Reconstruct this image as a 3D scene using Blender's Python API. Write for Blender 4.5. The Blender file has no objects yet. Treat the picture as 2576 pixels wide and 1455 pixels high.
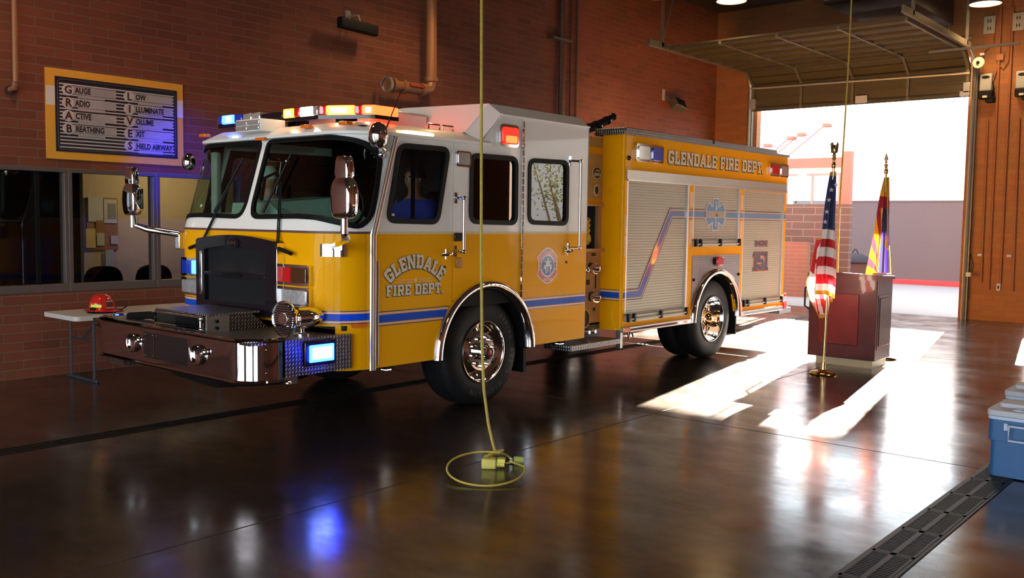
import bpy, bmesh, math, random
from mathutils import Vector, Matrix
from mathutils.geometry import tessellate_polygon
random.seed(7)
PI = math.pi
sc = bpy.context.scene
COL = sc.collection
# ------------------------------------------------------------------ camera
cam_d = bpy.data.cameras.new('camera'); cam = bpy.data.objects.new('camera', cam_d); COL.objects.link(cam)
YAW, PITCH, ROLL = 0.7045, -0.0732, 0.0146
cam.location = (-6.7285, -6.0105, 1.8192)
fw = Vector((math.cos(YAW)*math.cos(PITCH), math.sin(YAW)*math.cos(PITCH), math.sin(PITCH)))
r0 = Vector((math.sin(YAW), -math.cos(YAW), 0)); u0 = r0.cross(fw)
rr = math.cos(ROLL)*r0 + math.sin(ROLL)*u0; uu = -math.sin(ROLL)*r0 + math.cos(ROLL)*u0
M = Matrix((rr, uu, -fw)).transposed().to_4x4(); M.translation = cam.location
cam.matrix_world = M
cam_d.sensor_width = 36; cam_d.lens = 2345.0/2576*36; cam_d.clip_end = 300
sc.camera = cam
# ------------------------------------------------------------------ exposure, world, sun
sc.view_settings.view_transform = 'Standard'; sc.view_settings.look = 'None'
sc.view_settings.gamma = 1; sc.view_settings.exposure = 0.0; sc.view_settings.use_curve_mapping = False
sc.cycles.use_denoising = True
sc.cycles.max_bounces = 10; sc.cycles.diffuse_bounces = 4; sc.cycles.glossy_bounces = 5
sc.cycles.transparent_max_bounces = 16; sc.cycles.transmission_bounces = 6
sc.cycles.sample_clamp_indirect = 6.0
w = bpy.data.worlds.new('world'); sc.world = w; w.use_nodes = True
bg = w.node_tree.nodes['Background']
bg.inputs[0].default_value = (0.82, 0.92, 1.0, 1); bg.inputs[1].default_value = 8.6
sun_d = bpy.data.lights.new('sun', 'SUN'); sun_d.energy = 420; sun_d.angle = math.radians(0.55); sun_d.color = (1, .93, .80)
sun = bpy.data.objects.new('sun', sun_d); COL.objects.link(sun)
sun.rotation_euler = Vector((-11.8, -2.19, -4.34)).to_track_quat('-Z', 'Y').to_euler(); sun.location = (30, 8, 16)

# ------------------------------------------------------------------ materials
MC = {}
def nodes(name):
    m = bpy.data.materials.new(name); m.use_nodes = True
    nt = m.node_tree; return m, nt, nt.nodes['Principled BSDF']
def mat(name, col, rough=.5, metal=0., coat=0., em=None, es=0., var=.06, vscale=12., bump=0., bscale=60., spec=.5, sheen=0):
    if name in MC: return MC[name]
    m, nt, b = nodes(name); N, L = nt.nodes, nt.links
    b.inputs['Roughness'].default_value = rough; b.inputs['Metallic'].default_value = metal
    b.inputs['Specular IOR Level'].default_value = spec
    b.inputs['Coat Weight'].default_value = coat; b.inputs['Coat Roughness'].default_value = .04
    if sheen: b.inputs['Sheen Weight'].default_value = sheen
    tc = N.new('ShaderNodeTexCoord')
    nz = N.new('ShaderNodeTexNoise'); nz.inputs['Scale'].default_value = vscale; nz.inputs['Detail'].default_value = 4
    L.new(tc.outputs['Object'], nz.inputs['Vector'])
    cr = N.new('ShaderNodeMixRGB'); cr.blend_type = 'MIX'
    c = list(col)+[1]
    cr.inputs[1].default_value = [max(0, x*(1-var)) for x in c[:3]]+[1]
    cr.inputs[2].default_value = [min(1, x*(1+var)) for x in c[:3]]+[1]
    L.new(nz.outputs['Fac'], cr.inputs[0]); L.new(cr.outputs[0], b.inputs['Base Color'])
    if bump:
        n2 = N.new('ShaderNodeTexNoise'); n2.inputs['Scale'].default_value = bscale; n2.inputs['Detail'].default_value = 3
        L.new(tc.outputs['Object'], n2.inputs['Vector'])
        bp = N.new('ShaderNodeBump'); bp.inputs['Strength'].default_value = bump; bp.inputs['Distance'].default_value = .01
        L.new(n2.outputs['Fac'], bp.inputs['Height']); L.new(bp.outputs[0], b.inputs['Normal'])
    if em:
        b.inputs['Emission Color'].default_value = list(em)+[1]; b.inputs['Emission Strength'].default_value = es
    MC[name] = m; return m
def glass(name, tint, ior=1.5, rough=.01):
    m = bpy.data.materials.new(name); m.use_nodes = True; nt = m.node_tree; N, L = nt.nodes, nt.links
    N.remove(N['Principled BSDF']); out = N['Material Output']
    tr = N.new('ShaderNodeBsdfTransparent'); tr.inputs[0].default_value = list(tint)+[1]
    gl = N.new('ShaderNodeBsdfGlossy'); gl.inputs['Roughness'].default_value = rough
    fr = N.new('ShaderNodeFresnel'); ge = N.new('ShaderNodeNewGeometry'); mi = N.new('ShaderNodeMapRange')
    mi.inputs[3].default_value = ior; mi.inputs[4].default_value = 1/ior; L.new(ge.outputs['Backfacing'], mi.inputs[0]); L.new(mi.outputs[0], fr.inputs[0])
    mx = N.new('ShaderNodeMixShader'); L.new(fr.outputs[0], mx.inputs[0]); L.new(tr.outputs[0], mx.inputs[1]); L.new(gl.outputs[0], mx.inputs[2])
    L.new(mx.outputs[0], out.inputs[0]); MC[name] = m; return m
def mathn(nt, op, a, b=None):
    n = nt.nodes.new('ShaderNodeMath'); n.operation = op
    for i, v in enumerate((a, b)):
        if v is None: continue
        if hasattr(v, 'is_output') or hasattr(v, 'links'): nt.links.new(v, n.inputs[i])
        else: n.inputs[i].default_value = v
    return n.outputs[0]
def tread(name, col=(.36, .36, .37), k=100., rough=.28):
    m, nt, b = nodes(name); N, L = nt.nodes, nt.links
    tc = N.new('ShaderNodeTexCoord'); sp = N.new('ShaderNodeSeparateXYZ'); L.new(tc.outputs['Object'], sp.inputs[0])
    x, y, z = sp.outputs
    u = mathn(nt, 'ADD', x, y); v = mathn(nt, 'ADD', z, mathn(nt, 'SUBTRACT', y, x))
    a = mathn(nt, 'SINE', mathn(nt, 'MULTIPLY', u, k)); c = mathn(nt, 'SINE', mathn(nt, 'MULTIPLY', v, k))
    h = mathn(nt, 'POWER', mathn(nt, 'ABSOLUTE', mathn(nt, 'MULTIPLY', a, c)), 1.5)
    bp = N.new('ShaderNodeBump'); bp.inputs['Strength'].default_value = .7; bp.inputs['Distance'].default_value = .006
    L.new(h, bp.inputs['Height']); L.new(bp.outputs[0], b.inputs['Normal'])
    cm = N.new('ShaderNodeMixRGB'); L.new(h, cm.inputs[0]); cm.inputs[1].default_value = [c_*.45 for c_ in col]+[1]; cm.inputs[2].default_value = [min(1, c_*1.6) for c_ in col]+[1]
    L.new(cm.outputs[0], b.inputs['Base Color']); b.inputs['Metallic'].default_value = 1; b.inputs['Roughness'].default_value = rough
    MC[name] = m; return m
def brick(name, c1, c2, cm, bw, bh, axis, mortar=.006, off=.5, rough=.75, bump=.4):
    m, nt, b = nodes(name); N, L = nt.nodes, nt.links
    tc = N.new('ShaderNodeTexCoord'); sp = N.new('ShaderNodeSeparateXYZ'); L.new(tc.outputs['Object'], sp.inputs[0])
    cb = N.new('ShaderNodeCombineXYZ'); L.new(sp.outputs[axis], cb.inputs[0]); L.new(sp.outputs[2], cb.inputs[1])
    bt = N.new('ShaderNodeTexBrick'); L.new(cb.outputs[0], bt.inputs['Vector'])
    bt.inputs['Scale'].default_value = 1; bt.inputs['Brick Width'].default_value = bw; bt.inputs['Row Height'].default_value = bh
    bt.inputs['Mortar Size'].default_value = mortar; bt.inputs['Mortar Smooth'].default_value = .1; bt.offset = off
    bt.inputs['Color1'].default_value = list(c1)+[1]; bt.inputs['Color2'].default_value = list(c2)+[1]; bt.inputs['Mortar'].default_value = list(cm)+[1]
    nz = N.new('ShaderNodeTexNoise'); nz.inputs['Scale'].default_value = 2.2; nz.inputs['Detail'].default_value = 8
    L.new(tc.outputs['Object'], nz.inputs['Vector'])
    mx = N.new('ShaderNodeMixRGB'); mx.blend_type = 'MULTIPLY'; mx.inputs[0].default_value = .35
    L.new(bt.outputs['Color'], mx.inputs[1]); L.new(nz.outputs['Color'], mx.inputs[2]); L.new(mx.outputs[0], b.inputs['Base Color'])
    bp = N.new('ShaderNodeBump'); bp.inputs['Strength'].default_value = bump; bp.inputs['Distance'].default_value = .01; bp.invert = True
    L.new(bt.outputs['Fac'], bp.inputs['Height']); L.new(bp.outputs[0], b.inputs['Normal'])
    b.inputs['Roughness'].default_value = rough; MC[name] = m; return m

YEL = mat('truck_yellow_paint', (.86, .385, .001), .4, coat=.14, var=.01, spec=.04)
WHT = mat('truck_white_paint', (.80, .78, .74), .35, coat=.4, var=.01, spec=.15)
NAVY = mat('navy_vinyl', (.012, .03, .12), .35, coat=.6, var=.02)
BLUE = mat('blue_reflective_vinyl', (.006, .07, .48), .4, coat=.15, var=.03, spec=.1)
BLUE2 = mat('light_blue_vinyl', (.09, .22, .45), .4, coat=.2, var=.03)
PINK = mat('tan_pinstripe_vinyl', (.80, .47, .30), .4, coat=.6, var=.02)
CREAM = mat('gold_leaf_cream', (.72, .60, .38), .45, var=.2, vscale=40., coat=.1, spec=.15)
BLK = mat('black_rubber', (.006, .006, .0065), .5, spec=.15)
BLKG = mat('gloss_black', (.010, .008, .012), .2, coat=.5, spec=.2)
CHR = mat('chrome', (.86, .85, .84), .06, 1., var=.01)
ALU = mat('brushed_aluminium', (.62, .61, .58), .32, 1., var=.05)
SHUT = mat('roller_shutter_aluminium', (.40, .385, .31), .45, .3, var=.02)
TYRE = mat('tyre_rubber', (.009, .009, .0095), .6, bump=.15, spec=.2)
TREAD = tread('diamond_plate')
TREADB = tread('diamond_plate_dark', (.22, .22, .23), 100., .32)
AMBER = mat('amber_lens', (.75, .16, .01), .2, coat=1)
REDL = mat('red_lens', (.55, .01, .01), .2, coat=1)
BLUL = mat('blue_lens', (.01, .04, .45), .15, coat=1)
CLRL = mat('clear_lens', (.62, .62, .60), .12, .6, coat=1, var=.3, vscale=60)
LREDON = mat('red_lamp_lit', (.8, .05, .02), .3, em=(1, .05, .01), es=9)
LREDDIM = mat('red_lamp_glow', (.7, .02, .01), .3, em=(1, .012, .004), es=1.6)
LORGON = mat('orange_lamp_lit', (.8, .2, .02), .3, em=(1, .16, .02), es=9)
LWHTON = mat('white_lamp_lit', (.9, .9, .8), .3, em=(1, .85, .55), es=8)
LBLUON = mat('blue_lamp_lit', (.1, .2, .9), .3, em=(.02, .10, 1), es=14)
LBLUCORE = mat('blue_lamp_core', (.5, .6, .9), .3, em=(.25, .5, 1), es=22)
WARMON = mat('warm_bulb_lit', (1, .9, .6), .3, em=(1, .72, .32), es=14)
GLW = glass('windshield_glass', (.80, .90, .86), 1.3)
GLS = glass('tinted_side_glass', (.62, .64, .66), 1.35)
GLD = glass('dark_side_glass', (.10, .09, .09), 1.75)
GLO = glass('office_glass', (.72, .72, .70), 1.5)

# ------------------------------------------------------------------ mesh helpers
class MB:
    def __init__(s): s.v = []; s.f = []; s.mi = []; s.k = 0
    def mtl(s, k): s.k = k; return s
    def add(s, vs, fs):
        o = len(s.v); s.v += [tuple(x) for x in vs]
        for f in fs: s.f.append([o+i for i in f]); s.mi.append(s.k)
        return s
    def box(s, x0, x1, y0, y1, z0, z1, m=None):
        vs = [(x, y, z) for z in (z0, z1) for y in (y0, y1) for x in (x0, x1)]
        if m: vs = [m @ Vector(p) for p in vs]
        return s.add(vs, [(0, 2, 3, 1), (4, 5, 7, 6), (0, 1, 5, 4), (2, 6, 7, 3), (0, 4, 6, 2), (1, 3, 7, 5)])
    def tube(s, pts, r, n=10, cap=True, closed=False):
        pts = [Vector(p) for p in pts]; m = len(pts); rs = r if isinstance(r, (list, tuple)) else [r]*m
        vs = []; up = None
        for i, p in enumerate(pts):
            a = pts[(i-1) % m] if (closed or i > 0) else p; b = pts[(i+1) % m] if (closed or i < m-1) else p
            t = (b-a).normalized()
            if up is None:
                up = Vector((0, 0, 1)) if abs(t.z) < .9 else Vector((1, 0, 0))
            e1 = (up - t*up.dot(t)); e1 = e1.normalized() if e1.length > 1e-6 else t.orthogonal().normalized()
            up = e1; e2 = t.cross(e1)
            for j in range(n):
                an = 2*PI*j/n; vs.append(p+rs[i]*(math.cos(an)*e1+math.sin(an)*e2))
        fs = []
        for i in range(m if closed else m-1):
            i2 = (i+1) % m
            for j in range(n): fs.append((i*n+j, i*n+(j+1) % n, i2*n+(j+1) % n, i2*n+j))
        if cap and not closed: fs += [tuple(range(n-1, -1, -1)), tuple((m-1)*n+j for j in range(n))]
        return s.add(vs, fs)
    def cyl(s, a, b, r, n=16): return s.tube([a, b], r, n)
    def lathe(s, prof, c, ax, n=32, arc=2*PI):
        # prof: (radius, along) ; axis vector ax ; centre c
        ax = Vector(ax).normalized(); e1 = ax.orthogonal().normalized(); e2 = ax.cross(e1); c = Vector(c); m = len(prof)
        vs = []
        for j in range(n):
            an = arc*j/n; d = math.cos(an)*e1+math.sin(an)*e2
            for (r, h) in prof: vs.append(c+d*r+ax*h)
        fs = []
        for j in range(n):
            j2 = (j+1) % n
            for i in range(m-1): fs.append((j*m+i, j2*m+i, j2*m+i+1, j*m+i+1))
        return s.add(vs, fs)
    def ball(s, c, rx, ry=None, rz=None, n=14, k=9, m=None):
        ry = ry or rx; rz = rz or rx; vs = []
        for i in range(k+1):
            t = PI*i/k
            for j in range(n):
                a = 2*PI*j/n; p = Vector((rx*math.sin(t)*math.cos(a), ry*math.sin(t)*math.sin(a), rz*math.cos(t)))
                if m: p = m @ p
                vs.append(Vector(c)+p)
        fs = [(i*n+j, (i+1)*n+j, (i+1)*n+(j+1) % n, i*n+(j+1) % n) for i in range(k) for j in range(n)]
        return s.add(vs, fs)
    def skin(s, loops, mp, o1, o0, step=None, cuts=None):
        """2-D polygon with holes -> plate; mp(u,v,off)->xyz. step bends along u."""
        ls = [[(p[0], p[1]) for p in l] for l in loops]
        if step:
            ls2 = []
            for l in ls:
                q = []
                for i, p in enumerate(l):
                    p2 = l[(i+1) % len(l)]; d = abs(p2[0]-p[0]); k = max(1, int(d/step))
                    for t in range(k): q.append((p[0]+(p2[0]-p[0])*t/k, p[1]+(p2[1]-p[1])*t/k))
                ls2.append(q)
            ls = ls2
        tris = tessellate_polygon([[Vector((a, b, 0)) for a, b in l] for l in ls])
        flat = [p for l in ls for p in l]
        bm = bmesh.new(); bv = [bm.verts.new((a, b, 0)) for a, b in flat]
        for t in tris:
            try: bm.faces.new([bv[i] for i in t])
            except ValueError: pass
        if step:
            u0, u1 = min(p[0] for p in flat), max(p[0] for p in flat); k = int((u1-u0)/step)
            for i in range(1, k+1):
                g = list(bm.verts)+list(bm.edges)+list(bm.faces)
                bmesh.ops.bisect_plane(bm, geom=g, plane_co=(u0+i*step, 0, 0), plane_no=(1, 0, 0), dist=1e-6)
        for c in (cuts or []):
            g = list(bm.verts)+list(bm.edges)+list(bm.faces)
            bmesh.ops.bisect_plane(bm, geom=g, plane_co=(0, c, 0), plane_no=(0, 1, 0), dist=1e-6)
        bmesh.ops.remove_doubles(bm, verts=list(bm.verts), dist=1e-6)
        bm.verts.index_update(); n = len(bm.verts)
        P = [tuple(v.co) for v in bm.verts]
        vs = [mp(p[0], p[1], o1) for p in P]+[mp(p[0], p[1], o0) for p in P]
        fs = []; mk = []
        for f in bm.faces:
            idx = [v.index for v in f.verts]; cz = sum(P[i][1] for i in idx)/len(idx)
            k = sum(1 for c in (cuts or []) if cz > c)
            fs.append(idx); mk.append(k); fs.append([i+n for i in reversed(idx)]); mk.append(k)
        for e in bm.edges:
            if len(e.link_faces) == 1:
                a, b = e.verts[0].index, e.verts[1].index; k = sum(1 for c in (cuts or []) if (P[a][1]+P[b][1])/2 > c)
                fs.append([a, b, b+n, a+n]); mk.append(k)
        bm.free(); o = len(s.v); s.v += [tuple(x) for x in vs]
        for f, k in zip(fs, mk): s.f.append([o+i for i in f]); s.mi.append(s.k+k)
        return s
    def build(s, name, mats, parent=None, bev=0, loc=None, smooth=.6, fix=True):
        if not isinstance(mats, (list, tuple)): mats = [mats]
        me = bpy.data.meshes.new(name)
        off = Vector(loc) if loc is not None else Vector((0, 0, 0))
        me.from_pydata([tuple(Vector(v)-off) for v in s.v], [], s.f)
        for m in mats: me.materials.append(m)
        for p, k in zip(me.polygons, s.mi): p.material_index = min(k, len(mats)-1)
        if fix:
            bm = bmesh.new(); bm.from_mesh(me); bmesh.ops.recalc_face_normals(bm, faces=bm.faces); bm.to_mesh(me); bm.free()
        if smooth:
            me.shade_smooth(); me.set_sharp_from_angle(angle=smooth)
        o = bpy.data.objects.new(name, me); COL.objects.link(o)
        o.location = off
        if parent:
            pw = WL(parent); o.parent = parent; o.location = off - pw
        if bev:
            b = o.modifiers.new('bevel', 'BEVEL'); b.width = bev; b.segments = 2; b.limit_method = 'ANGLE'; b.angle_limit = .7
        return o
def WL(o):
    p = Vector(o.location)
    while o.parent: o = o.parent; p += Vector(o.location)
    return p
def thing(name, label, cat, loc=(0, 0, 0), group=None):
    o = bpy.data.objects.new(name, None); COL.objects.link(o); o.location = loc; o.empty_display_size = .1
    o['label'] = label; o['category'] = cat
    if group: o['group'] = group
    return o
def tag(o, label, cat, group=None, kind=None):
    o['label'] = label; o['category'] = cat
    if group: o['group'] = group
    if kind: o['kind'] = kind
    return o
def struct(o): o['kind'] = 'structure'; return o
def copy_tree(o, parent=None):
    c = o.copy(); COL.objects.link(c); c.parent = parent
    for ch in list(o.children): copy_tree(ch, c)
    return c
def roundpoly(pts, r, n=5):
    out = []; m = len(pts)
    for i in range(m):
        p = Vector(pts[i][:2]); a = Vector(pts[i-1][:2]); b = Vector(pts[(i+1) % m][:2])
        ri = r[i] if isinstance(r, (list, tuple)) else r
        da, db = (a-p), (b-p); la, lb = da.length, db.length; k = min(ri, la*.48, lb*.48)
        p0 = p+da/la*k; p1 = p+db/lb*k
        for t in range(n+1):
            t = t/n; q = p0*(1-t)**2+p*2*t*(1-t)+p1*t*t; out.append((q.x, q.y))
    return out
def rect(a, b, c, d): return [(a, c), (b, c), (b, d), (a, d)]
def shrink(pts, d):
    c = Vector((sum(p[0] for p in pts)/len(pts), sum(p[1] for p in pts)/len(pts))); out = []; m = len(pts)
    area = sum(pts[i][0]*pts[(i+1) % m][1]-pts[(i+1) % m][0]*pts[i][1] for i in range(m)); sg = 1 if area > 0 else -1
    for i in range(m):
        p = Vector(pts[i]); a = Vector(pts[i-1]); b = Vector(pts[(i+1) % m])
        e1 = (p-a); e2 = (b-p)
        if e1.length < 1e-7 or e2.length < 1e-7: out.append(tuple(p)); continue
        n1 = Vector((-e1.y, e1.x)).normalized()*sg; n2 = Vector((-e2.y, e2.x)).normalized()*sg
        n = n1+n2; n = n/max(.35, n.length_squared/2) if n.length > 1e-6 else n1
        out.append(tuple(p+n*d))
    return out
# side / front mappings (truck axes are the world axes; driver's side is the plane y = 0)
WC = 2.56; CR = .40; AQ = PI/2*CR; FLAT = WC-2*CR; LT = 2*AQ+FLAT
def SS(x, z, o): return (x, -o, z)                    # driver's side
def SR(x, z, o): return (x, WC+o, z)                  # far side
def FR(s_, z, o, lean=True):
    l = .3*max(0, z-1.70) if lean else 0; q = CR+o
    if s_ < 0: x, y = -1.5-s_, -o
    elif s_ < AQ: a = s_/CR; x, y = -1.5-q*math.sin(a), CR-q*math.cos(a)
    elif s_ < AQ+FLAT: x, y = -1.9-o, CR+(s_-AQ)
    elif s_ < LT: a = (s_-AQ-FLAT)/CR; x, y = -1.5-q*math.cos(a), WC-CR+q*math.sin(a)
    else: x, y = -1.5+(s_-LT), WC+o
    return (x+l, y, z)
def WLM(x, z, o): return (x, 4.703-o, z)              # brick wall
# ------------------------------------------------------------------ lettering
def _P(*a): return [tuple(p) for p in a]
def R(a, b, c, d): return [(a, c), (b, c), (b, d), (a, d)]
S = .27
GL = {
 'G': (.86, [R(0, S, .16, .84), _P((0, .84), (.16, 1), (.70, 1), (.86, .84), (.86, .76), (0, .76)), _P((0, .16), (0, .24), (.86, .24), (.86, .16), (.70, 0), (.16, 0)), R(.59, .86, .16, .52), R(.44, .86, .36, .54), R(.59, .86, .66, .86)]),
 'L': (.78, [R(.06, .06+S, 0, 1), R(0, .78, 0, .22), R(0, .42, .80, 1), R(.55, .78, 0, .42)]),
 'E': (.80, [R(.06, .06+S, 0, 1), R(0, .80, 0, .20), R(0, .80, .80, 1), R(.06, .60, .40, .60), R(.58, .80, 0, .36), R(.58, .80, .66, 1)]),
 'N': (.98, [R(.06, .28, 0, 1), R(.70, .92, 0, 1), _P((.06, 1), (.36, 1), (.92, 0), (.64, 0)), R(0, .36, .82, 1), R(0, .34, 0, .18), R(.64, .98, .82, 1)]),
 'D': (.88, [R(.07, .07+S, 0, 1), _P((0, 1), (.70, 1), (.88, .84), (.88, .78), (0, .78)), _P((0, .22), (.88, .22), (.88, .16), (.70, 0), (0, 0)), R(.61, .88, .2, .8)]),
 'A': (.98, [_P((0, 0), (.27, 0), (.63, 1), (.36, 1)), _P((.71, 0), (.98, 0), (.62, 1), (.35, 1)), R(.22, .76, .22, .40), R(-.03, .34, 0, .16), R(.64, 1.01, 0, .16)]),
 'F': (.78, [R(.06, .06+S, 0, 1), R(0, .78, .80, 1), R(.06, .58, .38, .58), R(.56, .78, .62, 1), R(0, .42, 0, .18)]),
 'I': (.44, [R(.09, .36, 0, 1), R(0, .45, 0, .18), R(0, .45, .82, 1)]),
 'R': (.90, [R(.07, .07+S, 0, 1), _P((0, 1), (.72, 1), (.86, .86), (.86, .80), (0, .80)), R(.60, .86, .52, .84), R(.07, .80, .38, .58), _P((.40, .44), (.66, .44), (.90, 0), (.60, 0)), R(0, .42, 0, .18)]),
 'P': (.84, [R(.07, .07+S, 0, 1), _P((0, 1), (.70, 1), (.84, .86), (.84, .80), (0, .80)), R(.58, .84, .5, .84), _P((.07, .36), (.07, .56), (.84, .56), (.84, .48), (.72, .36)), R(0, .42, 0, .18)]),
 'T': (.84, [R(.285, .555, 0, 1), R(0, .84, .80, 1), R(0, .20, .60, 1), R(.64, .84, .60, 1), R(.18, .66, 0, .17)]),
 '.': (.26, [R(0, .24, 0, .24)]),
 '1': (.50, [R(.14, .40, 0, 1), R(0, .52, 0, .17), _P((.14, 1), (.14, .78), (0, .70), (0, .86))]),
 '5': (.78, [R(0, .26, .48, 1), R(0, .74, .80, 1), _P((0, .44), (0, .62), (.66, .62), (.78, .50), (.78, .42)), R(.52, .78, .16, .5), _P((0, .16), (0, .22), (.78, .22), (.78, .16), (.64, 0), (.14, 0)), R(0, .24, .12, .34)]),
 ' ': (.42, []),
}
def word_polys(txt, gap=.1):
    out = []; x = 0
    for c in txt:
        w_, ps = GL[c]; out.append((x, w_, ps)); x += w_+gap
    return out, x-gap
def grow(p, d): return shrink(p, -d)
def lettering(name, txt, mp, u0, v0, hgt, wid, parent, face=None, edge=None, arc=None, flip=1, sh=(-.03, -.06), o=.004):
    """block lettering on a surface: drop shadow, outline, face. arc=(radius) bends the baseline."""
    face = face or CREAM; edge = edge or NAVY
    gl, tot = word_polys(txt); sx = wid/tot; sy = hgt; mb = MB()
    def T(x, y):
        if arc:
            cx = (x-tot/2)*sx; a = cx/arc; rad = arc+y*sy
            return (u0+wid/2+rad*math.sin(a), v0+rad*math.cos(a)-arc)
        return (u0+x*sx, v0+y*sy)
    def mp2(p, off): return mp(p[0]*flip, p[1], off)
    for k, (g, dx, dy, off) in enumerate(((.02, sh[0], sh[1], o), (.022, 0, 0, o+.0018), (0, 0, 0, o+.0036))):
        for (x0, w_, ps) in gl:
            for qi, q in enumerate(ps):
                offq = off+qi*.0002; q2 = grow(q, g) if g else q
                l = [T(x0+px+dx, py+dy) for px, py in q2]; n = len(l)
                if arc:
                    l2 = []
                    for i in range(n):
                        a, b = q2[i], q2[(i+1) % n]
                        for t in (0, .34, .67): l2.append(T(x0+a[0]+(b[0]-a[0])*t+dx, a[1]+(b[1]-a[1])*t+dy))
                    l = l2; n = len(l)
                mb.mtl(0 if k < 2 else 1).add([mp2(p, offq) for p in l], [tuple(range(n))])
    return mb.build(name, [edge, face], parent, smooth=0, fix=False)
_fc = {}
def text(name, txt, mp, u, v, size, m, parent=None, bold=0., align='CENTER', sx=1., o=.003, rot=0., arc=None, flip=1):
    cu = bpy.data.curves.new('t', 'FONT'); cu.body = txt; cu.size = size; cu.align_x = align; cu.align_y = 'CENTER'; cu.offset = bold
    cu.resolution_u = 2
    ob = bpy.data.objects.new('t', cu); COL.objects.link(ob)
    dg = bpy.context.evaluated_depsgraph_get(); dg.update()
    me = bpy.data.meshes.new_from_object(ob.evaluated_get(dg)); bpy.data.objects.remove(ob)
    vs = []
    for p in me.vertices:
        x, y = p.co.x*sx, p.co.y
        if arc: a = x/arc; x, y = (arc+y)*math.sin(a), (arc+y)*math.cos(a)-arc
        if rot: x, y = x*math.cos(rot)-y*math.sin(rot), x*math.sin(rot)+y*math.cos(rot)
        vs.append(mp((u+x)*flip, v+y, o))
    mb = MB(); mb.add(vs, [tuple(p.vertices) for p in me.polygons])
    return mb.build(name, m, parent, smooth=0, fix=False) if name else mb
# ================================================================== THE BAY
XR, YW, YE, XF, ZC = 13.14, 4.703, -13.5, -12.0, 6.7
BRX = brick('red_brick_side', (.215, .052, .021), (.16, .037, .015), (.17, .10, .062), .4064, .1016, 0)
BRY = brick('red_brick_end', (.29, .108, .030), (.235, .084, .024), (.22, .09, .032), .4064, .1016, 1)
# polished concrete
m, nt, b = nodes('polished_concrete'); N, L = nt.nodes, nt.links
tc = N.new('ShaderNodeTexCoord')
def noise(sc_, det, mapping=None):
    n = N.new('ShaderNodeTexNoise'); n.inputs['Scale'].default_value = sc_; n.inputs['Detail'].default_value = det
    if mapping:
        mp_ = N.new('ShaderNodeMapping'); mp_.inputs['Scale'].default_value = mapping; L.new(tc.outputs['Object'], mp_.inputs[0]); L.new(mp_.outputs[0], n.inputs['Vector'])
    else: L.new(tc.outputs['Object'], n.inputs['Vector'])
    return n
n1 = noise(.9, 8); n2 = noise(5, 6); n3 = noise(1.6, 8)
cr = N.new('ShaderNodeValToRGB'); L.new(n1.outputs['Fac'], cr.inputs[0])
cr.color_ramp.elements[0].position = .3; cr.color_ramp.elements[0].color = (.024, .0155, .0105, 1)
cr.color_ramp.elements[1].position = .7; cr.color_ramp.elements[1].color = (.038, .025, .017, 1)
mx = N.new('ShaderNodeMixRGB'); mx.blend_type = 'MULTIPLY'; mx.inputs[0].default_value = .2; L.new(cr.outputs[0], mx.inputs[1]); L.new(n2.outputs['Color'], mx.inputs[2])
L.new(mx.outputs[0], b.inputs['Base Color'])
mr = N.new('ShaderNodeMapRange'); mr.inputs[1].default_value = .35; mr.inputs[2].default_value = .7; mr.inputs[3].default_value = .14; mr.inputs[4].default_value = .26
n3.inputs['Roughness'].default_value = .65
L.new(n3.outputs['Fac'], mr.inputs[0]); L.new(mr.outputs[0], b.inputs['Roughness']); L.new(mr.outputs[0], b.inputs['Coat Roughness'])
bp = N.new('ShaderNodeBump'); bp.inputs['Strength'].default_value = .03; bp.inputs['Distance'].default_value = .01; L.new(n2.outputs['Fac'], bp.inputs['Height']); L.new(bp.outputs[0], b.inputs['Normal'])
b.inputs['Specular IOR Level'].default_value = .15
n4 = noise(2.6, 10, (1, .45, 1)); n4.inputs['Roughness'].default_value = .7; mw = N.new('ShaderNodeMapRange'); mw.inputs[1].default_value = .38; mw.inputs[2].default_value = .62; mw.inputs[3].default_value = .45; mw.inputs[4].default_value = 1.
L.new(n4.outputs['Fac'], mw.inputs[0]); L.new(mw.outputs[0], b.inputs['Coat Weight'])
b.inputs['Coat Roughness'].default_value = .21; b.inputs['Coat IOR'].default_value = 1.36
FLOORM = m
struct(MB().box(XF-.3, XR+.2, YE-.3, YW+4, -.2, 0).build('floor', FLOORM, smooth=0))
# window opening in the brick wall
WX0, WX1, WZ0, WZ1 = -4.2, .35, .945, 2.33
mb = MB()
mb.box(XF, WX0, YW, YW+.2, 0, ZC).box(WX1, XR+.2, YW, YW+.2, 0, ZC).box(WX0, WX1, YW, YW+.2, 0, WZ0).box(WX0, WX1, YW, YW+.2, WZ1, ZC)
struct(mb.build('wall_left', BRX, smooth=0))
# rear wall with three door openings
ZD = 5.16
DO = [(-.80, 3.65, ZD), (-6.45, -2.0, 2.3), (-11.0, -7.0, 4.0)]
mb = MB(); mb.box(XR, XR+.2, 3.65, YW, 0, ZC).box(XR, XR+.2, -2.0, -.80, 0, ZC).box(XR, XR+.2, -7.0, -6.45, 0, ZC).box(XR, XR+.2, YE-.2, -11.0, 0, ZC)
for a, c_, h_ in DO: mb.box(XR, XR+.2, a, c_, h_, ZC)
struct(mb.build('wall_rear', BRY, smooth=0))
struct(MB().box(XF, XR, YE-.2, YE, 0, ZC).build('wall_right', BRX, smooth=0))
FD = [(-.8, 3.65), (-6.45, -2.0), (-12.0, -7.6)]
mb = MB(); yy = YE
for a, c_ in sorted(FD): mb.box(XF-.2, XF, yy, a, 0, ZC).box(XF-.2, XF, a, c_, 4.7, ZC); yy = c_
mb.box(XF-.2, XF, yy, YW, 0, ZC)
struct(mb.build('wall_front', BRY, smooth=0))
DKC = mat('dark_ceiling_paint', (.028, .016, .010), .8)
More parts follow.
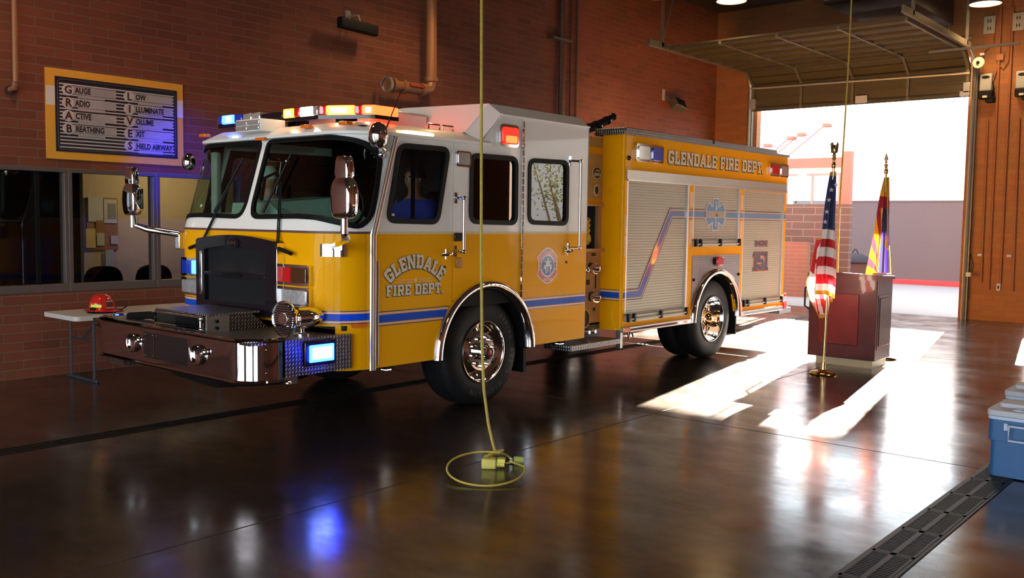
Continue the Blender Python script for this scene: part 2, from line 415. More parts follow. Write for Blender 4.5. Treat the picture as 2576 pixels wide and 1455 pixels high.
struct(MB().box(XF-.2, XR+.2, YE-.2, YW+.2, ZC, ZC+.1).build('ceiling', DKC, smooth=0))
# office windows
FRM = mat('bronze_window_frame', (.16, .13, .12), .4, .5)
for i, (x0, x1) in enumerate(((-4.2, -1.915), (-1.915, -.85), (-.85, .35))):
    W = struct(MB().box(x0, x1, YW-.01, YW+.12, WZ0-.005, 1.03).box(x0, x1, YW-.01, YW+.12, 2.29, WZ1+.005).box(x0, x0+.045, YW-.012, YW+.12, 1.03, 2.29).box(x1-.045, x1, YW-.012, YW+.12, 1.03, 2.29).build('window_%d' % (i+1), FRM, bev=.004))
    MB().box(x0+.04, x1-.04, YW+.05, YW+.056, 1.02, 2.30).build('pane', GLO, W, smooth=0)
MB().box(-2.26, -2.22, YW+.02, YW+.08, 1.03, 2.29).build('window_mullion', BLK, bpy.data.objects['window_1'])
# office behind
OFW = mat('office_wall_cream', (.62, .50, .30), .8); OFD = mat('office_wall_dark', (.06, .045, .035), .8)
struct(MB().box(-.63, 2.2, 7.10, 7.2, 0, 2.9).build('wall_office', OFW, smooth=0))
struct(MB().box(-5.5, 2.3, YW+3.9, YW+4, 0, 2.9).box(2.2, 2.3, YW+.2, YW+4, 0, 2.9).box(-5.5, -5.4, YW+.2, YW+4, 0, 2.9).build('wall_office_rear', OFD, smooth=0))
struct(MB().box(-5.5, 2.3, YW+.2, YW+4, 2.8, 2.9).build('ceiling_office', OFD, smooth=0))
ol = thing('office_added_light', 'added round ceiling light, put in to brighten the cream office', 'ceiling light', (.5, 6.1, 2.78))  # added fixture, put in only to light the office
MB().lathe([(0, -.04), (.13, -.03), (.15, 0), (0, 0)], (.5, 6.1, 2.79), (0, 0, 1), 20).build('diffuser', mat('office_fill_diffuser', (1, 1, .9), .4, em=(1, .8, .5), es=6), ol)
ld = bpy.data.lights.new('office_fill', 'POINT'); ld.energy = 45; ld.color = (1, .78, .45); ld.shadow_soft_size = .15  # warm fill for the office, carried by the added fixture
lo = bpy.data.objects.new('office_fill', ld); COL.objects.link(lo); lo.parent = ol; lo.location = (0, -.1, -.25)
CORK = mat('cork_board', (.36, .19, .08), .9, bump=.3); PAPER = mat('paper_white', (.62, .60, .52), .8); PAPY = mat('paper_yellow', (.75, .58, .15), .8)
bb = thing('bulletin_board', 'cork bulletin board covered in papers on the cream office wall', 'bulletin board', (0, 7.08, 1.2))
def OB(x, z): return x, z
MB().box(-.60, -.15, 7.065, 7.095, 1.32, 2.06).build('cork_panel', CORK, bb, bev=.004)
for i, (x0, x1, z0, z1, m_) in enumerate(((-1.03, -.64, 1.82, 2.16, PAPER), (-.62, -.28, 1.80, 2.14, PAPER), (-1.1, -.85, 1.45, 1.72, PAPY), (-.84, -.62, 1.62, 1.84, CORK), (-.82, -.62, 1.48, 1.66, PAPER), (-.52, -.30, 1.86, 2.08, mat('paper_grey', (.3, .32, .3), .8)), (-.45, -.26, 1.5, 1.62, PAPER), (-.6, -.38, 1.0, 1.42, mat('paper_green', (.45, .5, .38), .8)))):
    x0, x1 = -.60+(x0+1.06)*.55, -.60+(x1+1.06)*.55; z0 -= .10; z1 -= .10
    MB().box(x0, x1, 7.05-.001*i, 7.062-.001*i, z0, z1).build('pinned_sheet', m_, bb)
def ochair(x, y, label):
    c_ = thing('office_chair', label, 'chair', (x, y, 0), 'office chairs behind the window')
    pts = roundpoly([(-.26, .55), (.26, .55), (.24, 1.15), (-.24, 1.15)], .2, 5)
    MB().skin([pts], lambda u, v, o: (x+u, y-o, v), .05, -.03).build('backrest', BLK, c_, bev=.02)
    MB().box(x-.27, x+.27, y+.02, y+.5, .44, .52).build('seat', BLK, c_, bev=.03)
    MB().cyl((x, y+.25, .1), (x, y+.25, .44), .03, 10).build('gas_post', BLK, c_)
    for k in range(5):
        a = 2*PI*k/5; MB().tube([(x, y+.25, .12), (x+.28*math.cos(a), y+.25+.28*math.sin(a), .07)], .02, 6).ball((x+.28*math.cos(a), y+.25+.28*math.sin(a), .035), .035, n=8, k=5).build('base_leg', BLK, c_)
ochair(-.92, 5.95, 'black office chair behind the middle office pane, nearer the bulletin board')
ochair(-.22, 5.95, 'black office chair behind the right end of the middle office pane')
# ------------------------------------------------------------------ sign on the wall
SGN = thing('wall_sign', 'yellow bordered black and silver sign reading GRAB LIVES on the brick wall', 'sign', (-1.32, YW, 2.93))
X0, X1, Z0, Z1 = -2.147, -.492, 2.436, 3.437
BAN = mat('sign_yellow_border', (.72, .33, .03), .55); BANW = mat('sign_white_border', (.62, .56, .50), .55); SBK = mat('sign_black', (.012, .013, .02), .3, coat=.4)
SIL = mat('sign_silver', (.42, .40, .40), .35, .35, var=.35, vscale=3.5); SILL = mat('sign_silver_light', (.55, .53, .52), .35, .3, var=.25, vscale=5); SMR = mat('sign_maroon', (.045, .008, .006), .5)
W = WLM
MB().mtl(0).skin([rect(X0, X1, Z0, Z1)], W, .02, .0).mtl(1).skin([rect(X0, X0+.1, 3.03, 3.24)], W, .022, .018).skin([rect(X1-.1, X1, 3.03, 3.24)], W, .022, .018).build('sign_backing', [BAN, BANW], SGN)
ix0, ix1, iz0, iz1 = X0+.10, X1-.085, Z0+.085, Z1-.085
sb = MB().skin([rect(ix0, ix1, iz0, iz1)], W, .028, .018).build('sign_panel', SBK, SGN)
DGR = mat('sign_dark_edge', (.06, .075, .085), .35, coat=.4)
rp = roundpoly(rect(ix0+.03, ix1-.03, iz0+.03, iz1-.03), .05)
MB().skin([grow(rp, .008), rp], W, .032, .024).build('sign_inner_line', DGR, SGN)
mb = MB(); n = 19
for i in range(n):
    z = iz0+.045+i*(iz1-iz0-.09)/n; mb.skin([rect(ix0+.045, ix1-.045, z, z+.015)], W, .031, .026)
mb.build('sign_stripes', SILL, SGN)
for tx, (rows, xb) in enumerate(((('GRAB', ('AUGE', 'ADIO', 'CTIVE', 'REATHING')), ix0+.14), (('LIVES', ('OW', 'LLUMINATE', 'OLUME', 'XIT', 'HIELD AIRWAY')), ix0+.855))):
    rows = list(zip(*rows)); 
    for i, (c_, rest) in enumerate(rows):
        z = iz1-.14-i*.144
        MB().skin([rect(xb, xb+.555, z-.040, z+.050)], W, .034, .026).skin([rect(xb+.11, xb+.42, z-.078, z-.044)], W, .033, .026).build('sign_label', SIL, SGN)
        MB().skin([[(xb+.065*math.cos(2*PI*k/28), z+.065*math.sin(2*PI*k/28)) for k in range(28)]], W, .038, .026).build('sign_disc', SILL, SGN, bev=.004)
        text('sign_letter', c_, W, xb, z-.002, .125, SMR, SGN, bold=.0035, o=.041, sx=.95)
        text('sign_word', rest, W, xb+.078, z+.002, .092, SBK, SGN, bold=.003, o=.0365, align='LEFT', sx=.74)
# ------------------------------------------------------------------ pipes and boxes on the brick wall
def stub(name, label, cat, parts, loc, group=None):
    t = thing(name, label, cat, loc, group)
    return t
PIPE = mat('copper_brown_pipe', (.30, .13, .055), .45, .2)
p = thing('exhaust_pipe', 'copper brown vertical pipe ending in an elbow above the office window', 'pipe', (-2.5, YW, 3.2))
MB().tube([(-2.48, YW-.12, ZC), (-2.50, YW-.12, 3.22)], .030, 12).tube([(-2.50, YW-.12, 3.22), (-2.505, YW-.10, 3.16), (-2.52, YW+.0, 3.14)], .032, 12).build('pipe_run', PIPE, p)
MB().lathe([(0, 0), (.05, 0), (.05, .02), (0, .02)], (-2.52, YW-.03, 3.14), (0, 1, 0), 18).build('wall_flange', mat('dark_flange', (.05, .05, .07), .4, .5), p)
p = thing('fire_riser_pipe', 'thick copper coloured riser pipe with a horizontal valve leg beside the cab roof', 'pipe', (3.7, YW, 3.9))
MB().tube([(3.55, YW-.25, ZC), (3.58, YW-.25, 3.95), (3.54, YW-.25, 3.84), (3.40, YW-.25, 3.80), (2.75, YW-.25, 3.80)], .085, 16).build('pipe_run', PIPE, p, smooth=1)
for x in (2.78, 2.98, 3.38): MB().lathe([(.08, -.03), (.105, -.03), (.105, .03), (.08, .03)], (x, YW-.25, 3.80), (1, 0, 0), 18).build('pipe_coupling', PIPE, p)
MB().lathe([(.08, -.03), (.105, -.03), (.105, .03), (.08, .03)], (3.58, YW-.25, 3.98), (0, 0, 1), 18).build('pipe_coupling', PIPE, p)
MB().tube([(3.05, YW-.335, 3.83), (3.32, YW-.335, 3.83)], .03, 6).build('warning_label', mat('faded_red_label', (.35, .04, .02), .6), p)
MB().lathe([(.10, 0), (.115, .0), (.12, .05), (.10, .05)], (2.70, YW-.25, 3.80), (-1, 0, 0), 20).build('pipe_cap', mat('pipe_cap_grey', (.4, .33, .28), .4, .5), p)
p = thing('downpipe', 'dark brown vertical pipe strapped to the brick wall mid way along', 'pipe', (6.85, YW, 3))
MB().cyl((7.08, YW-.09, 0), (7.08, YW-.09, ZC), .055, 12).build('pipe_run', mat('dark_brown_pipe', (.07, .03, .02), .6), p)
MB().box(6.75, 7.32, YW-.16, YW-.02, 5.12, 5.16).build('pipe_strap', mat('strap_steel', (.12, .1, .09), .4, .6), p)
for i, x in enumerate((7.42, 7.60)):
    tag(MB().cyl((x, YW-.05, 0), (x, YW-.05, ZC), .022, 8).build('conduit', MC['dark_brown_pipe']), ('thin dark conduit on the brick wall, nearer the downpipe', 'thin dark conduit on the brick wall, farther right of the downpipe')[i], 'conduit', 'conduits right of the downpipe')
p = thing('infrared_heater', 'long black bar heater tilted on a bracket high on the brick wall', 'heater', (2.1, YW, 4.5))
MB().skin([roundpoly(rect(-.06, .06, -.075, .075), .03)], lambda u, v, o: (1.74+o, YW-.30+u, 4.54+v-.03*o), .66, 0).build('heater_body', BLK, p, bev=.01)
MB().tube([(2.12, YW, 4.72), (2.12, YW-.25, 4.70), (2.14, YW-.28, 4.58)], .014, 6).box(2.08, 2.16, YW-.03, YW, 4.62, 4.80).build('wall_bracket', mat('bracket_grey', (.25, .2, .17), .5), p)
MB().tube([(2.14, YW-.1, 4.66), (2.2, YW-.2, 4.6), (2.3, YW-.28, 4.56)], .008, 5).build('power_lead', BLK, p)
p = thing('wall_floodlight', 'small dark floodlight angled down on the brick wall near the roller door', 'floodlight', (10.9, YW, 4.4))
MB().box(10.75, 10.83, YW-.03, YW, 4.45, 4.68).build('junction_box', mat('junction_grey', (.45, .42, .40), .5), p, bev=.005)
fm = Matrix.Translation((11.05, YW-.22, 4.36)) @ Matrix.Rotation(-.5, 4, 'X') @ Matrix.Rotation(.25, 4, 'Y')
MB().box(-.17, .17, -.10, .10, -.11, .11, fm).build('lamp_head', mat('flood_dark', (.05, .045, .04), .4), p, bev=.02)
MB().box(-.14, .14, -.112, -.10, -.085, .085, fm).build('flood_glass', GLS, p); MB().tube([(10.82, YW-.04, 4.55), (10.95, YW-.14, 4.44)], .02, 6).build('swivel_arm', MC['flood_dark'], p)
# ------------------------------------------------------------------ high bay lamps
def highbay(x, y, label):
    t = thing('high_bay_lamp', label, 'ceiling lamp', (x, y, 5.9), 'round high bay lamps under the ceiling')
    MB().lathe([(.05, .45), (.10, .40), (.12, .25), (.22, .12), (.28, 0), (.27, 0), (.21, .11), (.11, .23)], (x, y, 5.9), (0, 0, 1), 28).build('lamp_shade', mat('lamp_shade_metal', (.6, .5, .35), .3, .6), t, smooth=.9)
    MB().lathe([(0, .0), (.15, .005), (.265, .02)], (x, y, 5.89), (0, 0, 1), 28).build('lamp_lens', WARMON, t, smooth=.9)
    MB().cyl((x, y, 6.3), (x, y, ZC), .02, 6).build('hanger_rod', BLK, t)
    ld = bpy.data.lights.new('lamp_glow', 'SPOT'); ld.energy = 170; ld.spot_size = 2.5; ld.spot_blend = .6; ld.color = (1, .62, .28); ld.shadow_soft_size = .25
    lo = bpy.data.objects.new('lamp_glow', ld); COL.objects.link(lo); lo.parent = t; lo.location = (0, 0, -.22)
for x, y, l in ((9.16, 2.30, 'lit high bay lamp above the roller door, left of the yellow cord'), (12.1, -1.28, 'lit high bay lamp in front of the brick pier at the right'), (3.0, 2.9, 'lit high bay lamp above the middle of the fire engine'), (-3.2, 2.4, 'lit high bay lamp above the nose of the fire engine'), (5.0, -4.6, 'lit high bay lamp above the empty right hand bay'), (-3.2, -7.5, 'lit high bay lamp above the floor drain, nearest the camera')): highbay(x, y, l)
# ------------------------------------------------------------------ overhead door (raised) and its tracks
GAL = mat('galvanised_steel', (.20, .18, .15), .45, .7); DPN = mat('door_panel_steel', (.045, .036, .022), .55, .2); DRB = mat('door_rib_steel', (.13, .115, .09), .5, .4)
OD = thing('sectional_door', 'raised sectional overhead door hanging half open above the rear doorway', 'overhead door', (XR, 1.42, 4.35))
Y0, Y1 = -.86, 3.70; R_ = .38; HZ_ = 5.22
path = [(12.98, 4.355), (12.98, HZ_-R_)]
for i in range(1, 9): a = PI/2*i/8; path.append((12.98-R_+R_*math.cos(a), HZ_-R_+R_*math.sin(a)))
path += [(9.2, HZ_)]
# resample into sections
def along(d):
    for (a, b2) in zip(path, path[1:]):
        l = math.dist(a, b2)
        if d <= l: t = d/l; return Vector((a[0]+(b2[0]-a[0])*t, 0, a[1]+(b2[1]-a[1])*t)), Vector((b2[0]-a[0], 0, b2[1]-a[1])).normalized()
        d -= l
    return Vector((path[-1][0], 0, path[-1][1])), Vector((-1, 0, 0))
tot = sum(math.dist(a, b2) for a, b2 in zip(path, path[1:])); ns = 8; hs = tot/ns
for i in range(ns):
    a, _ = along(i*hs); c_, _ = along((i+1)*hs-.004); t = (c_-a).normalized(); nrm = Vector((-t.z, 0, t.x))  # towards the room
    mm = lambda u, v, o: tuple(a+t*u+Vector((0, v, 0))+nrm*o)
    L_ = (c_-a).length
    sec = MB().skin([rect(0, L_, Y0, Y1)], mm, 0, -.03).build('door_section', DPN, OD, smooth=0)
    mb = MB()
    for u in (.02, L_-.07): mb.skin([rect(u, u+.05, Y0+.02, Y1-.02)], mm, .05, .0)
    mb.skin([rect(L_*.48, L_*.55, Y0+.02, Y1-.02)], mm, .02, .0)
    mb.build('section_rail', DPN, sec)
    for k in range(5):
        y = Y0+.04+(Y1-Y0-.08)*k/4; MB().skin([rect(0, L_, y-.025, y+.025)], mm, .056, .0).build('section_stile', DRB, sec)
MB().tube([(12.90, Y0, 4.80), (12.90, Y1, 4.86)], .025, 8).build('stiffener_bar', mat('pale_galvanised', (.55, .5, .44), .4, .6), OD)
MB().box(12.90, 12.93, 1.10, 1.34, 4.37, 4.52).build('notice_plate', mat('notice_cream', (.75, .66, .50), .6), OD)
MB().box(12.86, 12.95, Y0-.02, Y0+.10, 4.42, 4.62).box(12.86, 12.95, Y0-.02, Y0+.16, 4.36, 4.46).box(12.86, 12.95, Y1-.12, Y1, 4.4, 4.62).build('corner_bracket', MC['pale_galvanised'], OD, bev=.01)
for y, l in ((Y0-.07, 'steel door track curving up on the pier side of the rear doorway'), (Y1+.07, 'steel door track curving up on the brick wall side of the rear doorway')):
    t = thing('door_track', l, 'door track', (12.98, y, 0), 'curved door tracks')
    pt = [(12.98, y, 0), (12.98, y, HZ_-R_)]+[(x, y, z) for x, z in path[2:-1]]+[(8.7, y, HZ_)]
    MB().tube(pt, .032, 6).build('track_rail', GAL, t); MB().box(13.02, XR, y-.05, y+.05, 0, 5.0).build('track_angle', GAL, t)
    MB().box(8.7, 12.6, y-.02, y+.02, HZ_+.02, HZ_+.10).build('track_angle_top', GAL, t)
    MB().box(9.15, 9.22, y-.02, y+.02, HZ_, ZC).tube([(9.2, y, 5.35), (9.75, y, ZC)], .02, 6).build('track_hanger', GAL, t)
MB().box(12.3, 12.36, Y0-.09, Y0-.05, HZ_, ZC).build('track_hanger', GAL, bpy.data.objects['door_track'])
tag(MB().tube([(13.0, -1.95, 5.45), (13.0, 3.9, 5.75)], .0).box(12.0, 12.05, -1.9, -.35, 5.10, 5.14).build('strut_channel', GAL), 'steel strut bar running across the right door track', 'strut')
dr = thing('cable_drum', 'cream cable drum at the top of the right door track', 'cable drum', (12.9, -.92, 5.0))
MB().lathe([(0, -.02), (.10, -.02), (.11, 0), (.10, .05), (0, .05)], (12.85, -1.02, 4.97), (1, 0, 0), 20).build('drum_face', mat('cream_drum', (.70, .62, .46), .5), dr); MB().cyl((12.8, -1.02, 4.97), (12.82, -1.02, 4.97), .03, 10).build('drum_hub', BLK, dr)
tag(MB().cyl((12.95, Y0, 5.5), (12.95, Y1, 5.5), .03, 8).build('torsion_shaft', GAL), 'steel torsion shaft above the rear doorway', 'shaft')
# unit heater and ceiling things at the top edge
uh = thing('unit_heater', 'dark ceiling unit heater above the raised door', 'heater', (11, -.2, 6.2))
MB().box(9.6, 12.8, -.55, .75, 5.72, 6.35).build('heater_cabinet', mat('heater_dark', (.02, .02, .022), .4), uh, bev=.02); MB().box(9.5, 9.62, -.5, .7, 5.75, 6.3).build('heater_louvre', GAL, uh)
MB().cyl((12.85, -.45, 5.6), (12.85, -.45, 6.3), .03, 8).build('gas_line', GAL, uh); MB().cyl((11, .0, 6.35), (11, 0, ZC), .03, 6).build('heater_rod', GAL, uh)
cr_ = thing('ceiling_reel_box', 'grey metal box hung at the top edge above the yellow cord', 'ceiling box', (3.6, 3.0, 5.5))
MB().box(3.35, 3.95, 3.3, 3.9, 5.36, 5.62).build('box_body', mat('reel_box_grey', (.35, .36, .36), .5), cr_, bev=.02); MB().cyl((3.65, 3.6, 5.6), (3.65, 3.6, ZC), .02, 6).build('hanger_rod', GAL, cr_)
op_ = thing('door_operator', 'dark door operator motor hanging above the left end of the raised door', 'door operator', (8.9, 3.4, 6.2))
MB().box(8.3, 9.05, 3.0, 3.9, 6.10, 6.26).build('operator_tray', GAL, op_); MB().box(8.5, 9.0, 3.2, 3.7, 6.25, 6.6).build('operator_motor', mat('operator_dark', (.06, .055, .05), .5), op_, bev=.02); MB().cyl((8.8, 3.4, 6.55), (8.8, 3.4, ZC), .03, 6).build('hanger_rod', GAL, op_)
# ------------------------------------------------------------------ pier equipment
PX = XR
def opbox(y, z, label):
    t = thing('door_control_box', label, 'control box', (PX, y, z), 'door operator boxes on the brick pier')
    MB().box(PX-.12, PX, y-.11, y+.11, z+.02, z+.36).build('box_cover', mat('box_pale_grey', (.33, .33, .31), .4), t, bev=.02)
    MB().skin([[(y+.07*math.cos(2*PI*k/20), z+.29+.028*math.sin(2*PI*k/20)) for k in range(20)]], lambda u, v, o: (PX-.12-o, u, v), .006, 0).build('maker_plate', BLK, t)
    MB().box(PX-.20, PX, y-.15, y+.10, z-.13, z+.03).box(PX-.18, PX, y-.17, y-.02, z-.20, z-.08).build('motor_case', BLK, t, bev=.02)
    MB().tube([(PX-.10, y-.12, z+.2), (PX-.12, y-.16, z+.05), (PX-.10, y-.12, z-.05)], .012, 6).build('lead', BLK, t)
    MB().box(PX-.21, PX-.195, y-.06, y+.02, z-.11, z-.07).build('motor_label', PAPER, t)
opbox(-1.12, 4.42, 'pale control box over black motor on the pier, nearer the doorway'); opbox(-1.75, 4.42, 'pale control box over black motor on the pier, at the right edge')
for y, l in ((-1.12, 'white number plate high on the pier, nearer the doorway'), (-1.62, 'white number plate high on the pier, farther right')):
    t = thing('number_plate', l, 'plate', (PX, y, 5.7), 'white plates high on the pier')
    MB().box(PX-.05, PX, y-.10, y+.10, 5.55, 5.88).build('plate_body', mat('plate_dull_white', (.30, .26, .20), .5), t, bev=.004)
    text('plate_lettering', 'H', lambda u, v, o: (PX-.05-o, u, v), -y, 5.78, .11, BLK, t, bold=.001, flip=-1); text('plate_lettering', 'H', lambda u, v, o: (PX-.05-o, u, v), -y, 5.64, .11, BLK, t, bold=.001, flip=-1)
CND = mat('painted_conduit', (.25, .085, .028), .6)
for i, (pts, l) in enumerate((([(-1.05, 4.7), (-1.02, 5.2), (-1.2, 5.35), (-1.25, 6.6)], 'thin painted conduit rising from the control box nearer the doorway'), ([(-1.3, 6.6), (-1.3, 4.9), (-1.22, 4.6)], 'thin painted conduit dropping between the two number plates'), ([(-1.5, 6.6), (-1.48, 5.0), (-1.40, 4.85), (-1.30, 4.95), (-1.30, 5.1)], 'looped painted conduit under the right number plate'), ([(-1.20, .75), (-1.17, 3.9)], 'long vertical painted pipe on the pier, nearest the doorway'), ([(-1.34, .62), (-1.31, 6.0)], 'long vertical painted pipe in the middle of the pier'), ([(-1.54, .75), (-1.52, 6.0)], 'long vertical painted pipe right of the light switch'), ([(-1.76, .6), (-1.72, 3.9)], 'long vertical painted pipe nearest the right edge'))):
    tag(MB().tube([(PX-.03, y, z) for y, z in pts], .012 if i < 3 else .022, 8).build('wall_conduit', CND), l, 'conduit', 'painted conduits on the brick pier')
tag(MB().box(PX-.06, PX, -1.40, -1.27, 5.02, 5.14).build('junction_box', CND, bev=.004), 'painted junction box between the conduits on the pier', 'junction box')
for y, z, l in ((-1.16, 1.28, 'small white sensor at waist height on the pier, nearer the doorway'), (-1.68, 1.28, 'small white sensor at waist height on the pier, nearer the right edge'), (-1.02, 5.16, 'small white clamp near the cable drum')): tag(MB().box(PX-.08, PX, y-.04, y+.04, z-.02, z+.03).build('wall_sensor', PAPER, bev=.006), l, 'sensor', 'white sensors on the pier')
q = thing('light_switch', 'white light switch low on the brick pier', 'switch', (PX, -1.52, .68)); MB().box(PX-.04, PX, -1.55, -1.48, .60, .74).build('switch_plate', PAPER, q, bev=.004); MB().box(PX-.05, PX-.04, -1.53, -1.50, .64, .70).build('toggle', BLK, q)
q = thing('safety_eye', 'small door safety eye with a curled lead at the foot of the right track', 'sensor', (12.9, -.9, .9)); MB().box(12.86, 12.95, -1.06, -.98, .86, .94).build('eye_body', mat('eye_yellow', (.7, .6, .4), .5), q, bev=.006); MB().tube([(PX-.02, -.98, 1.3), (PX-.05, -1.05, 1.1), (PX-.02, -1.03, .95), (12.95, -1.02, .90)], .008, 5).build('eye_lead', BLK, q)
# ------------------------------------------------------------------ floor joints and drain
JT = mat('joint_sealant', (.012, .009, .007), .7)
struct(MB().box(XF, XR, -1.362, -1.352, .0, .0012).build('trim_1', JT, smooth=0))
for i, x in enumerate((.85, -5.2, 6.9)): struct(MB().box(x, x+.008, YE, YW, .0, .0012).build('trim_%d' % (i+2), JT, smooth=0))
DRM = mat('cast_iron_grate', (.012, .010, .009), .5, spec=.25)
def drain(y0, y1, x0, x1, label, fine):
    t = thing('trench_drain', label, 'floor drain', (0, (y0+y1)/2, 0))
    MB().box(x0, x1, y0, y0+.02, 0, .006).box(x0, x1, y1-.02, y1, 0, .006).build('drain_frame', DRM, t)
    ch = struct(MB().box(x0, x1, y0+.02, y1-.02, .0005, .001).build('drain_channel', BLK, t)); del ch['kind']
    L_ = .5; n = int((x1-x0)/L_)
    for i in range(n):
        xs = x0+i*L_; mb = MB().box(xs+.004, xs+L_-.004, y0+.02, y0+.034, .001, .008).box(xs+.004, xs+L_-.004, y1-.034, y1-.02, .001, .008).box(xs+.004, xs+.02, y0+.02, y1-.02, .001, .008).box(xs+L_-.02, xs+L_-.004, y0+.02, y1-.02, .001, .008).box(xs+.004, xs+L_-.004, (y0+y1)/2-.015, (y0+y1)/2+.015, .001, .008)
        if fine:
            for k in range(18): mb.box(xs+.03+k*.0255, xs+.04+k*.0255, y0+.03, y1-.03, .001, .007)
        mb.build('grate_panel', DRM, t, smooth=0)
drain(-4.50, -4.235, -4.0, 9.0, 'cast iron trench drain crossing the lower right corner of the floor', True)
drain(1.38, 1.56, -9.0, 12.0, 'dark trench drain running under the fire engine', False)
# ================================================================== OUTDOORS
GRD = mat('yard_concrete', (.10, .10, .106), .8, var=.08, vscale=1.5)
struct(MB().box(XR+.2, 60, -40, 40, -.2, -.002).build('ground', GRD, smooth=0))
struct(MB().box(-45, XF-.3, -40, 40, -.2, -.002).build('ground_front', GRD, smooth=0))
MAUV = mat('mauve_stucco', (.050, .040, .045), .9, bump=.3, bscale=30)
yw_ = tag(MB().box(24.0, 24.25, -16, 7.5, 0, 2.60).box(23.98, 24.27, -16, 7.5, 2.60, 2.64).build('yard_wall', MAUV, smooth=0), 'long mauve stucco yard wall seen through the doorway', 'wall')
tag(MB().box(23.6, 24.0, -16, 7.5, 0, .14).build('red_kerb', mat('red_kerb_paint', (.30, .01, .015), .7), smooth=0), 'red painted kerb at the foot of the mauve wall', 'kerb')
BLKW = brick('mauve_block', (.060, .036, .034), (.052, .031, .029), (.11, .08, .077), .62, .19, 1, mortar=.012, rough=.9)
tag(MB().box(16.8, 17.0, 2.82, 9.0, 0, 2.36).build('block_wall', BLKW, smooth=0), 'mauve concrete block wall left of the flags', 'wall')
PNKW = brick('salmon_block', (.14, .058, .04), (.13, .055, .038), (.17, .09, .07), .4, .10, 1, mortar=.006, rough=.9)
tag(MB().box(15.9, 16.1, 3.52, 9.0, 0, 1.385).build('low_brick_wall', PNKW, smooth=0), 'low salmon brick wall in front of the block wall', 'wall')
SAL = mat('salmon_steel', (.22, .05, .04), .6); 
pv = thing('window_pavilion', 'salmon steel framed window wall above the block wall', 'pavilion', (17.3, 4, 0))
MB().box(17.2, 17.35, 3.15, 9, 3.33, 3.58).build('fascia_beam', SAL, pv); MB().box(17.15, 17.35, 2.98, 3.20, 2.36, 3.72).build('corner_column', SAL, pv)
MB().box(17.25, 17.35, 3.15, 9, 3.20, 3.33).build('soffit', mat('soffit_white', (.55, .40, .38), .6), pv)
WF = mat('window_frame_grey', (.12, .10, .10), .4)
for i in range(5):
    y0 = 3.28+i*.72; q = MB().box(17.28, 17.33, y0, y0+.06, 2.36, 3.12).box(17.28, 17.33, y0, y0+.70, 3.12, 3.18).build('window_frame', WF, pv); MB().box(17.30, 17.31, y0+.06, y0+.70, 2.36, 3.12).build('window_glass', glass('pavilion_glass', (.75, .72, .72)) if 'pavilion_glass' not in MC else MC['pavilion_glass'], q)
q = MB().lathe([(0, .0), (.11, .0), (.11, .10), (0, .1)], (16.9, 4.15, 3.08), (0, 0, 1), 18).build('soffit_lamp', mat('lamp_cream', (.8, .7, .6), .5), pv)
for i, (px, z, l) in enumerate(((3.30, 4.30, 'rightmost'), (3.95, 4.10, 'second from right'), (4.22, 4.02, 'third from right'), (4.86, 3.86, 'leftmost'))):
    t = thing('mast_arm_light', 'salmon floodlight on a slanted arm against the sky, %s of four' % l, 'floodlight', (16.6, px, 3.5), 'slanted arm floodlights')
    MB().tube([(16.3, px+.08, z), (16.7, px+1.35, z-.82)], .014, 6).build('slanted_arm', SAL, t); MB().box(16.2, 16.4, px-.10, px+.08, z-.03, z+.06).build('lamp_head', SAL, t, bev=.01)
    MB().cyl((16.7, px+1.35, z-.82), (16.9, px+1.35, 2.4), .02, 6).build('arm_post', SAL, t)
WB_ = mat('white_render', (.80, .76, .70), .8, bump=.1)
bl = thing('white_building', 'tall white rendered building behind the mauve wall, glaring in the light', 'building', (26, 0, 0))
MB().box(26, 30, -34, 11, 0, 5.75).build('building_wall', WB_, bl, smooth=0); MB().box(25.95, 26.1, -34, 11, 5.70, 5.80).build('parapet_cap', WB_, bl)
q = MB().box(25.86, 26, 3.72, 4.12, 4.30, 4.42).build('wall_lamp', mat('tan_lamp', (.80, .58, .25), .5), bl)
fp = thing('patio_heater', 'small domed metal fire pit on the yard against the mauve wall', 'fire pit', (21.5, 4.2, 0))
MB().lathe([(.50, 0), (.48, .06), (.38, .17), (.2, .25), (0, .27)], (21.5, 4.38, .72), (0, 0, 1), 24).build('dome_lid', mat('weathered_metal', (.018, .018, .022), .8, 0, spec=.05), fp, smooth=.9)
MB().lathe([(.44, .0), (.44, .5), (.40, .5), (.40, .0)], (21.5, 4.38, .22), (0, 0, 1), 16).build('mesh_screen', mat('rust_mesh', (.05, .028, .025), .8, spec=.05), fp); MB().tube([(21.5, 4.28, .98), (21.5, 4.34, 1.1), (21.5, 4.38, 1.12), (21.5, 4.46, 1.0)], .02, 6).build('lid_handle', MC['weathered_metal'], fp)
for a in (.6, 2.2, 3.8, 5.4): MB().cyl((21.5+.4*math.cos(a), 4.38+.4*math.sin(a), 0), (21.5+.4*math.cos(a), 4.38+.4*math.sin(a), .74), .03, 6).build('leg', MC['rust_mesh'], fp)
